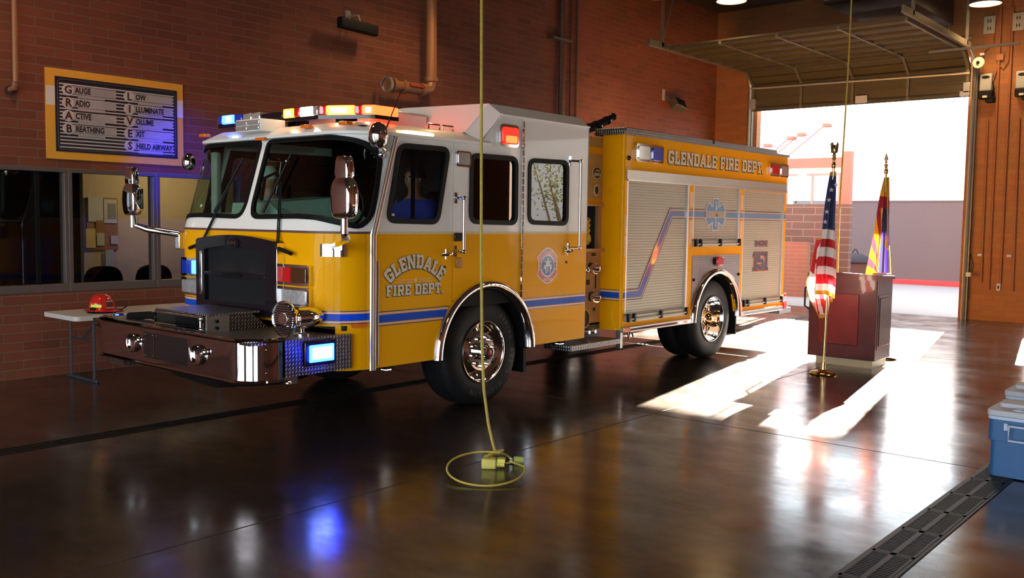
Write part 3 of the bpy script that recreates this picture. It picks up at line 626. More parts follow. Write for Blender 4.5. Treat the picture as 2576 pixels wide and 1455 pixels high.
# tree that the cab windows mirror
tr = thing('palo_verde_tree', 'yellow green yard tree mirrored in the rear cab window', 'tree', (19.5, -13.6, 0))
BARK = mat('bark', (.20, .15, .08), .9); LEAF = mat('leaf_yellow_green', (.22, .26, .05), .7, var=.4)
mb = MB(); tips = []
for k in range(9):
    a = k*2.4; r1 = .6+.12*k; z1 = 2.2+.28*k; mb.tube([(19.5, -13.6, .9), (19.5+r1*.5*math.cos(a), -13.6+r1*.5*math.sin(a), 1.7), (19.5+r1*math.cos(a), -13.6+r1*math.sin(a), z1)], [.07, .045, .02], 6); tips.append((19.5+r1*math.cos(a), -13.6+r1*math.sin(a), z1))
mb.cyl((19.5, -13.6, 0), (19.5, -13.6, 1.0), .11, 8).build('trunk', BARK, tr)
mb = MB()
for tx, ty, tz in tips:
    for k in range(140):
        p = Vector((tx+random.gauss(0, .42), ty+random.gauss(0, .42), tz+random.gauss(0, .38))); d = Vector((random.gauss(0, 1), random.gauss(0, 1), random.gauss(0, 1))).normalized()*.07; e = d.orthogonal().normalized()*.03
        mb.add([p-d, p+e, p+d, p-e], [(0, 1, 2, 3)])
mb.build('foliage', LEAF, tr, smooth=0)
# ================================================================== FIRE ENGINE
ENG = thing('fire_engine', 'yellow and white fire engine with a blue stripe and lit roof light bar', 'fire engine', (0, 0, 0))
AX, AZ, AR = -.04, .535, .655
def arch(cx, cz, r, x0, x1, zb, n=20, rev=False):
    out = []
    for i in range(n+1):
        x = x0+(x1-x0)*i/n; d = r*r-(x-cx)**2; out.append((x, cz+math.sqrt(max(0, d))))
    return out
def band_side(z): return -1.5+.3*max(0, z-1.70)
zT, zR = 2.536, 2.845
def w_(pts, r=.09): return roundpoly(pts, r)
WIN1 = [(-1.325, 1.80), (-.715, 1.79), (-.578, 2.464), (-1.191, 2.46)]
WIN2 = [(-.283, 1.80), (.389, 1.79), (.385, 2.437), (-.278, 2.432)]
WIN3 = [(.583, 1.80), (1.227, 1.79), (1.222, 2.448), (.579, 2.435)]
def side_panels(mp, far=False):
    P = []
    a1 = [(x, z) for x, z in arch(AX, AZ, AR, AX-AR*.9999, -.519, 0)]
    fd = [(-1.492, .54), (-1.492, 1.70), (-1.492+.3*(zT-1.70), zT), (-.519, zT), *reversed(a1), (AX-AR, .54)]
    mb = MB().skin([fd, w_(WIN1)], mp, 0, -.035, cuts=[1.70])
    d1 = mb.build('front_door', [YEL, WHT], ENG, smooth=.4)
    a2 = arch(AX, AZ, AR, -.511, .468, 0)
    mid = [*a2, (.468, zR), (.14, zR), (-.15, zT), (-.511, zT)]
    MB().skin([mid, w_(WIN2)], mp, 0, -.035, cuts=[1.70]).build('cab_side_panel', [YEL, WHT], ENG, smooth=.4)
    a3 = arch(AX, AZ, AR, .476, AX+AR*.9999, 0)
    rd = [*a3, (AX+AR, .54), (1.585, .54), (1.585, zR), (.476, zR)]
    d3 = MB().skin([rd, w_(WIN3)], mp, 0, -.035, cuts=[1.70]).build('rear_door', [YEL, WHT], ENG, smooth=.4)
    for W, par, g in ((WIN1, d1, GLS), (WIN2, ENG, GLD), (WIN3, d3, GLD)):
        f = MB().skin([grow(w_(W), .018), shrink(w_(W), .028)], mp, .012, -.02).build('window_seal', BLK, par, smooth=.5)
        MB().skin([w_(W, .09)], mp, -.012, -.016).build('window_glass', g, f if par is ENG else par, smooth=0)
    return d1, d3
D1, D3 = side_panels(SS)
E1, E3 = side_panels(SR)
MB().box(-1.02, -.985, .012, .03, 1.80, 2.46).build('window_divider', BLK, D1)
# stripe decals : navy hairline, tan line, blue core
def stripe(name, mp, quads, core=BLUE, parent=ENG, off=.003, step=None):
    """quads: list of polygons running along the band; given as (lower,upper) polylines"""
    mb = MB()
    for lo, up in quads:
        n = len(lo)
        def band(a, b):
            pts = [(lo[i][0]*(1-a)+up[i][0]*a, lo[i][1]*(1-a)+up[i][1]*a) for i in range(n)]+[(lo[i][0]*(1-b)+up[i][0]*b, lo[i][1]*(1-b)+up[i][1]*b) for i in reversed(range(n))]
            return pts
        for k, (a, b) in ((0, (0, .06)), (1, (.10, .20)), (2, (.24, .76)), (1, (.80, .90)), (0, (.94, 1))):
            mb.mtl(k).skin([band(a, b)], mp, off, off-.002, step=step)
    return mb.build(name, [NAVY, PINK, core], parent, smooth=0)
xa = lambda z: AX-math.sqrt((AR+.04)**2-(z-AZ)**2)
xb_ = lambda z: AX+math.sqrt((AR+.04)**2-(z-AZ)**2)
for mp, d1, d3 in ((SS, D1, D3), (SR, E1, E3)):
    stripe('blue_stripe', mp, [([(-1.485, .898), (xa(.9), .898)], [(-1.485, 1.025), (xa(1.02), 1.025)])], parent=d1)
    stripe('blue_stripe', mp, [([(xb_(.9), .912), (1.582, .912)], [(xb_(1.02), 1.035), (1.582, 1.035)])], parent=d3)
    MB().skin([rect(-1.49, -.52, 1.688, 1.712)], mp, .003, .0).build('pinstripe', CREAM, d1)
    MB().skin([rect(-.51, .467, 1.688, 1.712)], mp, .003, .0).build('pinstripe', CREAM, ENG)
    MB().skin([rect(.477, 1.584, 1.688, 1.712)], mp, .003, .0).build('pinstripe', CREAM, d3)
# front skin
FWIN = [(1.462, 2.512), (.534, 2.512), (.33, 2.485), (.19, 2.44), (.075, 2.34), (.04, 2.06), (.03, 1.83), (.119, 1.735), (.316, 1.774), (.522, 1.815), (.75, 1.822), (1.36, 1.812), (1.43, 1.84), (1.462, 1.93)]
FWIN = FWIN[::-1]
FWL = [(LT-a, b) for a, b in FWIN][::-1]
front_lo = [(0, .54), (0, 1.70), (LT, 1.70), (LT, .54), (LT-.32, .54), (LT-.32, .915), (.32, .915), (.32, .54)]
MB().skin([front_lo], FR, 0, -.03, step=.07).build('front_panel', YEL, ENG, smooth=.5)
front_hi = [(0, 1.70), (0, 2.56), (LT, 2.56), (LT, 1.70)]
MB().skin([front_hi, roundpoly(FWIN, .06, 3), roundpoly(FWL, .06, 3)], FR, 0, -.03, step=.07).build('windshield_frame', WHT, ENG, smooth=.5)
for W in (FWIN, FWL):
    rp = roundpoly(W, .06, 3)
    s_ = MB().skin([grow(rp, .012), shrink(rp, .03)], FR, .008, -.02, step=.07).build('windshield_seal', BLK, ENG, smooth=.5)
    MB().skin([rp], FR, -.008, -.012, step=.07).build('windshield', GLW, s_, smooth=.5)
MB().skin([[(0, 1.690), (LT, 1.690), (LT, 1.710), (0, 1.710)]], FR, .003, 0, step=.07).build('pinstripe', mat('brown_pinstripe', (.12, .05, .05), .5), ENG)
gl0, gl1 = AQ+(.66-CR), AQ+(1.90-CR)
for a, b in ((.0, gl0), (gl1, LT)):
    stripe('blue_stripe', FR, [([(a, .935), (b, .935)], [(a, 1.045), (b, 1.045)])], step=.07)
# A-pillar edge moulding
for y in (-.018, WC+.018):
    mb = MB(); 
    for dx, rr_ in ((-.012, .016), (.02, .016)):
        mb.tube([(-1.5+dx, y, .53), (-1.5+dx, y, 1.68), (-1.5+dx+.02, y, 1.74), (-1.5+dx+.3*(2.52-1.70), y, 2.52)], rr_, 8)
    mb.box(-1.52, -1.47, y-.01, y+.01, .53, 1.68)
    mb.build('corner_moulding', ALU, ENG)
MB().cyl((-1.435, -.012, .56), (-1.435, -.012, 1.46), .010, 8).build('door_hinge', ALU, D1)
h = MB()
for i in range(26): h.cyl((.471, -.014, .98+i*.0705), (.471, -.014, .98+i*.0705+.062), .013, 8)
h.build('door_hinge', CHR, D3)
# roof: brow around the front, low roof, raised roof
def loft(rings, mats, name, closed=False, parent=ENG, smooth=.5):
    mb = MB(); n = len(rings[0]); vs = [p for r_ in rings for p in r_]; fs = []
    for i in range(len(rings)-1):
        for j in range(n-1): fs.append((i*n+j, i*n+j+1, (i+1)*n+j+1, (i+1)*n+j))
    mb.add(vs, fs); return mb.build(name, mats, parent, smooth=smooth)
ss = [-.0]+[i*LT/44 for i in range(45)]+[LT]
def brow_ring(off, z, back=0):
    pts = []
    for s0 in [LT*i/48 for i in range(49)]:
        x, y, _ = FR(s0, 2.53, off); pts.append((x+back, y, z))
    return pts
xk = 1.59
def full_ring(off, z, back=0):
    r_ = brow_ring(off, z, back); y0, y1 = r_[0][1], r_[-1][1]
    return [(-.02, y0, z)]+r_+[(-.02, y1, z)]
loft([full_ring(.0, 2.525), full_ring(.035, 2.53), full_ring(.04, 2.555), full_ring(-.02, 2.585), full_ring(-.14, 2.645), full_ring(-.30, 2.665)], WHT, 'roof_brow')
MB().box(-1.36, .0, .28, WC-.28, 2.635, 2.667).build('roof', WHT, ENG, bev=.01)
# side rain-edge between low and raised roof
for y, sg in ((0, 1), (WC, -1)):
    mb = MB(); a = .13*sg
    V = [(-.15, y, zT), (-.15, y+a, 2.645), (.14, y, zR), (.26, y+a, 2.95)]
    mb.add([(-.16, y, 2.56), (.14, y-.01*sg, zR), (.10, y+a, 2.955), (-.22, y+a, 2.645)], [(0, 1, 2, 3)])
    mb.build('roof_slope_trim', WHT, ENG, smooth=0)
mb = MB()
prof = lambda x: [(x, 0, zR), (x, .13, 2.955), (x, WC/2, 2.985), (x, WC-.13, 2.955), (x, WC, zR)]
rings = [[(-.22, .13, 2.645), (-.23, .13, 2.65), (-.24, WC/2, 2.66), (-.22, WC-.13, 2.65), (-.22, WC-.13, 2.645)], [(.14, 0, zR), (.10, .13, 2.955), (.08, WC/2, 2.985), (.10, WC-.13, 2.955), (.14, WC, zR)], prof(1.55), [(1.60, 0, zR), (1.66, .13, 2.93), (1.66, WC/2, 2.95), (1.66, WC-.13, 2.93), (1.60, WC, zR)], [(1.59, 0, .6), (1.60, .13, .6), (1.60, WC/2, .6), (1.60, WC-.13, .6), (1.59, WC, .6)]]
loft(rings, WHT, 'raised_roof', smooth=.3)
MB().tube([(-.06, .02, 2.63), (.15, -.004, zR-.01)], .012, 8).tube([(.15, -.006, zR), (1.6, -.006, zR)], .010, 8).build('drip_rail', WHT, ENG)
# roof air unit
MB().box(-.84, -.10, .76, 1.80, 2.66, 2.868).build('roof_air_unit', WHT, ENG, bev=.03)
for x, y, hh in ((.9, 1.5, .13), (1.25, 1.15, .05)): MB().cyl((x, y, 2.95), (x, y, 2.97+hh), .022, 10).build('roof_antenna', WHT, ENG)
for x, y, z1 in ((.25, .9, 3.19), (.62, .9, 3.15)): MB().cyl((x, y, 2.95), (x, y, z1), .003, 5).build('whip_antenna', CHR, ENG)
for x in (-.62, -.44): MB().tube([(x, .22, 2.655), (x, .22, 2.70), (x+.14, .22, 2.70), (x+.14, .22, 2.655)], .008, 6).build('roof_handle', CHR, ENG)
MB().tube([(-1.30, .05, 2.58), (-1.27, .05, 2.64), (-1.19, -.03, 2.93)], [.010, .006, .004], 6).build('whip_antenna', BLK, ENG)
# marker lights on the brow
for s0 in (.95, .42, LT-.42):
    x, y, z = FR(s0, 2.56, .0); x = -1.62 if .3 < s0 < LT-.3 else x
    MB().box(x-.03, x+.04, y-.055, y+.055, 2.60, 2.632).build('marker_light', AMBER, ENG, bev=.008)
MB().box(-1.72, -1.69, WC/2-.07, WC/2+.07, 2.515, 2.54).build('marker_light', AMBER, ENG)
# light bar
def swp(v): x, y, z = v; return (x+.25*max(0, (.78-y)/.48)**1.0-.05, y, z)
_lb = MB().box(-1.40, -1.12, .78, 2.38, 2.70, 2.735).box(-1.40, -1.12, .30, .78, 2.70, 2.735); _lb.v = [swp(v) for v in _lb.v]
LB = _lb.build('light_bar', BLKG, ENG)
def lamp(y0, y1, m, z0=2.735, z1=2.82, x0=-1.41, x1=-1.12, nm='lamp_module'):
    q = MB().box(x0, x1, y0, y1, z0, z1); q.v = [swp(v) for v in q.v]; return q.build(nm, m, LB, bev=.012)
for y in (.6, 1.3, 2.0): MB().box(-1.35, -1.2, y-.06, y+.06, 2.66, 2.70).build('mounting_foot', BLK, LB)
lamp(2.30, 2.375, BLUL); lamp(2.10, 2.29, LBLUON, x0=-1.42); lamp(2.12, 2.22, LBLUCORE, x0=-1.425, z0=2.745, z1=2.81)
lamp(1.96, 2.09, BLUL); lamp(1.80, 1.94, CLRL); lamp(1.66, 1.79, CLRL)
lamp(1.30, 1.65, BLKG, z1=2.80)
lamp(1.14, 1.29, LORGON); lamp(1.05, 1.13, REDL); lamp(.86, 1.04, LWHTON); lamp(.78, .85, CLRL)
lamp(.72, .77, REDL); lamp(.48, .71, LORGON); lamp(.42, .47, REDL); lamp(.30, .41, LREDON)
COR = mat('hot_lamp_core', (1, .9, .7), .3, em=(1, .78, .42), es=22)
for a, b2 in ((1.17, 1.25), (.89, 1.02), (.53, .66), (.33, .37)): lamp(a, b2, COR, z0=2.75, z1=2.80, x0=-1.416, x1=-1.40, nm='lamp_core')
for nm, col, e, y, sz in (('red_beam', (1, .06, .02), 26, .7, .4), ('blue_beam', (.0, .012, 1), 650, 2.25, .3)):
    ld = bpy.data.lights.new(nm, 'POINT' if y < 1 else 'SPOT'); ld.color = col; ld.energy = e; ld.shadow_soft_size = .06
    lo = bpy.data.objects.new(nm, ld); COL.objects.link(lo); lo.location = (-1.02, y, 2.80) if y < 1 else (-1.26, 2.44, 2.79)
    if y > 1: ld.spot_size = .72; ld.spot_blend = 1.; lo.rotation_euler = (Vector((-.50, 4.7, 2.42))-Vector(lo.location)).to_track_quat('-Z', 'Y').to_euler(); lo.parent = LB
# clear flood on the brow
FL = MB().box(-1.72, -1.45, 1.26, 1.66, 2.60, 2.715).build('flood_light', WHT, ENG, bev=.008)
for y0, y1 in ((1.275, 1.455), (1.465, 1.645)):
    for z0, z1 in ((2.612, 2.655), (2.66, 2.703)): MB().box(-1.735, -1.70, y0, y1, z0, z1).build('lamp_cell', CLRL, FL, bev=.006)
# spot mirror ball at the cab corner
c = Vector((-1.55, -.14, 2.50))
sm = MB().ball(c, .085, .085, .115, 18, 12).build('spot_mirror', CHR, ENG)
MB().tube([c+Vector((.03, .02, -.07)), c+Vector((.12, .06, -.10)), (-1.38, .0, 2.43)], .016, 8).ball((-1.42, -.03, 2.36), .03).build('mirror_stalk', CHR, sm)
c = Vector((-1.66, WC+.02, 2.36)); sm = MB().ball(c, .07, .07, .09, 14, 10).build('spot_mirror', CHR, ENG)
# west-coast mirrors
def mirror(y, sg, X):
    mx = Vector((X, y, 0))
    prof = [(0, 1.812), (.055, 1.818), (.078, 1.835), (.088, 1.87), (.094, 1.94), (.094, 2.0), (.088, 2.06), (.076, 2.10), (.064, 2.118), (.060, 2.13), (.066, 2.145), (.066, 2.17), (.059, 2.25), (.052, 2.282), (.04, 2.292), (0, 2.295)]
    mb = MB(); vs = []; n = 20
    for r_, z in prof:
        for j in range(n):
            a = 2*PI*j/n; ca, sa = math.cos(a), math.sin(a); k = .36
            sx = abs(ca)**k*(1 if ca > 0 else -1); sy = abs(sa)**k*(1 if sa > 0 else -1)
            vs.append((X+sx*r_*.62, y+sy*r_*1.25, z))
    m_ = len(prof); mb.add(vs, [(i*n+j, i*n+(j+1) % n, (i+1)*n+(j+1) % n, (i+1)*n+j) for i in range(m_-1) for j in range(n)])
    head = mb.build('mirror_head', CHR, ENG, smooth=1.0)
    MB().box(X+.06, X+.066, y-.09, y+.09, 1.88, 2.08).build('mirror_glass', BLKG, head)
    MB().cyl((X, y, 1.70), (X, y, 1.84), .028, 14).build('mirror_post', CHR, head)
mirror(-.40, 1, -2.12)
bx, by, bz = FR(.33, 1.60, .03)
MB().tube([(-2.12, -.40, 1.72), (-2.05, -.33, 1.66), (bx-.03, by-.04, 1.60)], [.03, .035, .03], 12).build('mirror_arm', CHR, ENG)
MB().skin([roundpoly(rect(.235, .435, 1.50, 1.605), .012)], FR, .03, 0, step=.04).skin([roundpoly(rect(.265, .405, 1.555, 1.603), .012)], FR, .06, .02, step=.04).build('mirror_bracket', CHR, ENG)
mirror(2.83, -1, -2.13)
MB().tube([(-2.10, 2.83, 1.80), (-2.10, 2.83, 1.72), (-2.02, 2.72, 1.68), (-1.82, 2.50, 1.64)], [.026, .03, .035, .035], 12).build('mirror_arm', CHR, ENG)
MB().box(-1.84, -1.70, 2.47, 2.55, 1.49, 1.66).build('mirror_bracket', CHR, ENG, bev=.01)
# grille
yg = lambda y: AQ+(y-CR)
gt = lambda t: 1.612+.045*math.sin(PI*t)
top = [(yg(.66+1.24*t/12), gt(t/12)) for t in range(13)]
outer = [(yg(.66), .955)]+[]+top+[(yg(1.90), .955)]
gin = [(yg(.80), 1.05)]+[(yg(.80+.96*t/12), 1.52+.04*math.sin(PI*t/12)) for t in range(13)]+[(yg(1.76), 1.05)]
outer = outer[::-1] if False else outer
GR = MB().skin([roundpoly(outer, .03, 2), gin], FR, .10, 0).build('grille_surround', BLKG, ENG, bev=.008)
m, nt, b = nodes('grille_mesh'); N, L = nt.nodes, nt.links
tc = N.new('ShaderNodeTexCoord'); mp_ = N.new('ShaderNodeMapping'); mp_.inputs['Scale'].default_value = (60, 60, 60); L.new(tc.outputs['Object'], mp_.inputs[0])
vo = N.new('ShaderNodeTexVoronoi'); vo.inputs['Randomness'].default_value = .1; L.new(mp_.outputs[0], vo.inputs['Vector'])
bp = N.new('ShaderNodeBump'); bp.inputs['Strength'].default_value = 1; bp.inputs['Distance'].default_value = .01; bp.invert = True
L.new(vo.outputs['Distance'], bp.inputs['Height']); L.new(bp.outputs[0], b.inputs['Normal'])
b.inputs['Base Color'].default_value = (.06, .06, .065, 1); b.inputs['Metallic'].default_value = .8; b.inputs['Roughness'].default_value = .4
MB().skin([gin], FR, .055, .04).build('grille_mesh', m, GR)
MB().skin([[(yg(.80), 1.285), (yg(.80), 1.31), (yg(1.22), 1.325), (yg(1.35), 1.325), (yg(1.76), 1.31), (yg(1.76), 1.285), (yg(1.35), 1.27), (yg(1.22), 1.27)]], FR, .11, .05).build('grille_bar', BLKG, GR, bev=.006)
el = lambda cx, cz, a, b2, n=24: [(cx+a*math.cos(2*PI*i/n), cz+b2*math.sin(2*PI*i/n)) for i in range(n)]
MB().skin([el(yg(1.28), 1.298, .15, .024)], FR, .118, .10).build('grille_badge', BLK, GR)
MB().skin([el(yg(1.28), 1.585, .10, .045)], FR, .115, .09).mtl(1).skin([el(yg(1.28), 1.585, .08, .032)], FR, .118, .11).build('grille_emblem', [BLKG, BLK], GR)
text('emblem_lettering', 'E-ONE', lambda u, v, o: FR(-u, v, o), -yg(1.28), 1.585, .045, CHR, GR, o=.12)
MB().skin([rect(yg(1.775), yg(1.815), 1.09, 1.50)], FR, .118, .09).build('grille_side_trim', CHR, GR, bev=.006)
MB().box(-1.985, -1.90, .655, .675, .99, 1.60).build('grille_side_trim', CHR, GR, bev=.004)
# headlamp clusters
def cluster(y0, y1, z0, z1, lens):
    bz_ = MB().skin([roundpoly(rect(yg(y0), yg(y1), z0, z1), .03)], FR, .045, 0, step=.05).build('lamp_bezel', BLKG if lens[0] is None else CHR, ENG, bev=.006)
    MB().skin([roundpoly(rect(yg(y0)-.008, yg(y1)+.008, z0-.008, z1+.008), .03), roundpoly(rect(yg(y0)+.012, yg(y1)-.012, z0+.012, z1-.012), .02)], FR, .05, .0, step=.05).build('bezel_rim', CHR, bz_)
    n = 2; wd = (y1-y0-.068)/2
    for i, l in enumerate(lens):
        a = y0+.027+i*(wd+.014)
        MB().skin([roundpoly(rect(yg(a), yg(a+wd), z0+.017, z1-.017), .012)], FR, .056, .03, step=.05).build('lamp_lens', l, bz_, bev=.006)
HL = mat('headlamp_reflector', (.85, .86, .88), .38, .8, coat=1, var=.4, vscale=30)
cluster(.30, .70, 1.255, 1.415, [mat('smoked_amber_lens', (.10, .035, .01), .1, .3, coat=1), REDL])
cluster(.30, .70, 1.075, 1.225, [HL, HL])
cluster(1.86, 2.26, 1.255, 1.415, [LBLUON, BLUL])
cluster(1.86, 2.26, 1.075, 1.225, [HL, HL])
# wipers
def wiper(p0, p1, p2, p3):
    mb = MB(); q = [Vector(FR(*p, .06)) for p in (p0, p1)]
    mb.tube([q[0], q[1]], .018, 8)
    for d in (-.012, .012):
        a = Vector(FR(p1[0], p1[1], .05))+Vector((0, d, 0)); mb.tube([a, Vector(FR(p2[0], p2[1], .045))+Vector((0, d, 0))], .007, 6)
    wp = mb.build('wiper_arm', BLK, ENG)
    MB().tube([FR(*p3[0], .035), FR(*p3[1], .035)], .011, 6).build('wiper_blade', BLK, wp)
wiper((.715, 1.515), (.92, 1.56), (1.06, 2.13), ((1.22, 1.86), (1.02, 2.38)))
wiper((LT-.715, 1.515), (LT-.90, 1.56), (LT-1.17, 2.10), ((LT-1.02, 1.86), (LT-1.28, 2.36)))
# ------------------------------------------------------------------ bumper
BX, BR = -2.70, .26
def FB(s_, z, o):
    q = BR+o; F = WC-2*BR; A = PI/2*BR
    if s_ < 0: return (BX+BR-s_, -o, z)
    if s_ < A: a = s_/BR; return (BX+BR-q*math.sin(a), BR-q*math.cos(a), z)
    if s_ < A+F: return (BX-o, BR+(s_-A), z)
    if s_ < 2*A+F: a = (s_-A-F)/BR; return (BX+BR-q*math.cos(a), WC-BR+q*math.sin(a), z)
    return (BX+BR+(s_-2*A-F), WC+o, z)
bA = PI/2*BR; bL = 2*bA+WC-2*BR
BC = mat('bumper_chrome', (.55, .48, .48), .05, 1., var=.01)
BUM = MB().skin([rect(-.06, bL+.06, .545, .865)], FB, 0, -.02, step=.035).build('front_bumper', BC, ENG, smooth=.5)
for z in (.545, .867): MB().tube([FB(-.06+(bL+.12)*i/70, z, -.006) for i in range(71)], .018, 8).build('bumper_rolled_edge', BC, BUM)
yb = lambda y: bA+(y-BR)
PN = mat('bumper_black_panel', (.008, .008, .010), .12, coat=1)
for y0, y1 in ((.84, 1.38), (1.40, 1.56)): 
    pp = MB().skin([rect(yb(y0), yb(y1), .60, .82)], FB, .006, -.002).build('bumper_panel', PN, BUM)
    for a, b2 in ((y0+.02, .62), (y0+.02, .80), (y1-.02, .62), (y1-.02, .80)): MB().ball(FB(yb(a), b2, .007), .006, n=8, k=4).build('rivet', CHR, pp)
MB().skin([rect(yb(.835), yb(.842), .60, .82)], FB, .008, 0).build('panel_trim', CHR, BUM); MB().skin([rect(yb(1.385), yb(1.392), .60, .82)], FB, .008, 0).build('panel_trim', CHR, BUM)
for y in (.70, 1.74):
    p = Vector(FB(yb(y), .71, 0))
    hm = MB().lathe([(.084, .0), (.084, -.022), (.078, -.032), (.070, -.028), (.062, -.014), (.03, -.006), (.0, -.004)], p, (1, 0, 0), 28).build('air_horn', CHR, BUM, smooth=.9)
    MB().ball(p+Vector((-.012, -.115, .035)), .028, n=12, k=8).build('horn_bolt', CHR, hm)
for z in (.62, .80): MB().ball(FB(.10, z, .002), .008, n=8, k=4).build('rivet', CHR, BUM)
# deck, side plates
DECK = MB().box(BX+.02, -1.86, .02, WC-.02, .84, .862).build('bumper_deck', TREAD, ENG)
for y0, sg in ((0, 1), (WC, -1)):
    sp = MB().box(BX+BR+.04, -1.71, min(y0, y0+.02*sg), max(y0, y0+.02*sg), .57, .86).build('bumper_side_plate', TREADB, ENG)
    if sg == 1:
        lb = MB().box(-2.20, -1.885, -.022, .0, .635, .835).build('lamp_housing', BLKG, sp, bev=.01)
        MB().box(-2.165, -1.92, -.038, -.02, .665, .805).build('lamp_lens', LBLUON, lb, bev=.015)
        MB().box(-2.14, -1.945, -.042, -.03, .69, .785).build('lamp_core', mat('blue_white_lamp_core', (.8, .9, 1), .3, em=(.30, .42, 1), es=16), lb, bev=.01)
for nm, p, e, c_ in (('blue_glow', (-2.04, -.16, .71), 5, (.01, .03, 1)),):
    ld = bpy.data.lights.new(nm, 'POINT'); ld.color = c_; ld.energy = e; ld.shadow_soft_size = .07
    lo = bpy.data.objects.new(nm, ld); COL.objects.link(lo); lo.location = p; lo.parent = ENG
# hose well box on the deck
hb = MB().box(-2.56, -2.05, .80, 1.62, 1.0, 1.015).build('hose_well_box', TREAD, ENG)
MB().box(-2.56, -2.50, .80, 1.62, .862, .885).build('box_sill', TREAD, hb); 
ALD = mat('galvanised_box', (.42, .38, .34), .35, .9)
MB().box(-2.57, -2.36, .795, .81, .862, 1.0).build('box_end', ALD, hb); MB().box(-2.57, -2.36, 1.61, 1.625, .862, 1.0).build('box_end', ALD, hb)
MB().box(-2.38, -2.36, .81, 1.61, .862, 1.0).build('box_back', BLK, hb)
MB().tube([(-2.575, .83, .89), (-2.575, .83, .985), (-2.575, 1.60, .985), (-2.575, 1.60, .89)], .012, 6, closed=True).build('box_frame', CHR, hb)
for z in (.89, .98): MB().ball((-2.59, .85, z), .022, n=10, k=6).build('box_latch', CHR, hb)
MB().cyl((-2.59, .85, .89), (-2.59, .85, .98), .010, 8).build('box_latch_bar', CHR, hb)
for z in (.90, .955): MB().cyl((-2.48, .79, z), (-2.48, .775, z), .014, 10).build('box_port', BLK, hb)
v = [(-2.36, .82, .862), (-2.36, .82, 1.01), (-2.14, .82, 1.01), (-1.95, .82, .862)]
v2 = [(a, 1.62, c_) for a, _, c_ in v]
MB().add(v+v2, [(0, 1, 2, 3), (7, 6, 5, 4), (1, 5, 6, 2), (2, 6, 7, 3)]).build('box_rear_cover', TREADB, hb, smooth=0)
# under-bumper scoop and step box
sv = [(-2.62, 1.72, .545), (-2.62, .40, .545), (-2.10, .05, .545), (-2.10, 1.9, .545), (-2.50, 1.38, .43), (-2.52, .75, .41), (-2.15, .35, .44), (-2.15, 1.6, .44)]
MB().add(sv, [(0, 1, 5, 4), (1, 2, 6, 5), (2, 3, 7, 6), (3, 0, 4, 7), (4, 5, 6, 7)]).build('bumper_scoop', TREADB, ENG, smooth=0)
MB().box(-2.60, -2.2, 2.12, 2.42, .45, .535).build('bumper_step_box', TREAD, ENG)
MB().box(-2.30, -2.22, .05, .13, .50, .56).ball((-2.33, .02, .52), .025, n=8, k=5).build('tow_eye', CHR, ENG)
# corner reflector post on bumper's far end
MB().add([(-2.60, 2.50, .87), (-2.60, 2.30, .87), (-2.64, 2.32, .78), (-2.66, 2.40, .72), (-2.64, 2.50, .78)], [(0, 1, 2, 3, 4)]).build('bumper_corner_plate', CHR, BUM, smooth=0)
MB().tube([(-2.45, 2.3, .88), (-2.4, 2.0, .91), (-2.42, 1.8, .90), (-2.40, 1.66, .93)], .035, 10).build('suction_hose', BLK, ENG)
# siren
sc_ = Vector((-2.24, .20, 1.005)); 
SI = MB().lathe([(0, .06), (.10, .055), (.145, .02), (.15, .0), (.145, -.02), (.118, .02), (.118, .0)][:4]+[(.145, -.015), (.13, .0), (0, .01)], sc_, (1, 0, 0), 32).build('siren', CHR, ENG, smooth=.8)
SG = MB()
for i in range(15):
    zz = -.126+i*.018; hw = math.sqrt(max(0, .13**2-zz**2)); SG.box(-.006, .0, -hw, hw, zz-.004, zz+.004, Matrix.Translation(sc_+Vector((-.008, 0, 0))))
SG.build('siren_grille', CHR, SI); MB().lathe([(0, -.004), (.132, -.004)], sc_, (1, 0, 0), 32).build('siren_mesh', BLKG, SI); MB().lathe([(0, -.02), (.05, -.02), (.055, -.01), (.055, .0), (0, .0)], sc_, (1, 0, 0), 24).build('siren_hub', CHR, SI, smooth=.8)
MB().lathe([(.10, .05), (.088, .07), (.088, .10), (.094, .10), (.094, .20), (.088, .205), (.086, .24), (.07, .31), (.04, .37), (0, .40)], sc_, (1, 0, 0), 32).build('siren_body', CHR, SI, smooth=.6)
MB().cyl(sc_+Vector((.17, 0, -.08)), (sc_.x+.17, sc_.y, .87), .025, 12).lathe([(0, 0), (.07, 0), (.07, .012), (.03, .02), (0, .02)], (sc_.x+.17, sc_.y, .862), (0, 0, 1), 20).build('siren_pedestal', CHR, SI)
MB().skin([roundpoly(rect(.05, .19, .905, .937), .014)], FR, .02, 0, step=.03).build('side_marker_light', AMBER, ENG)
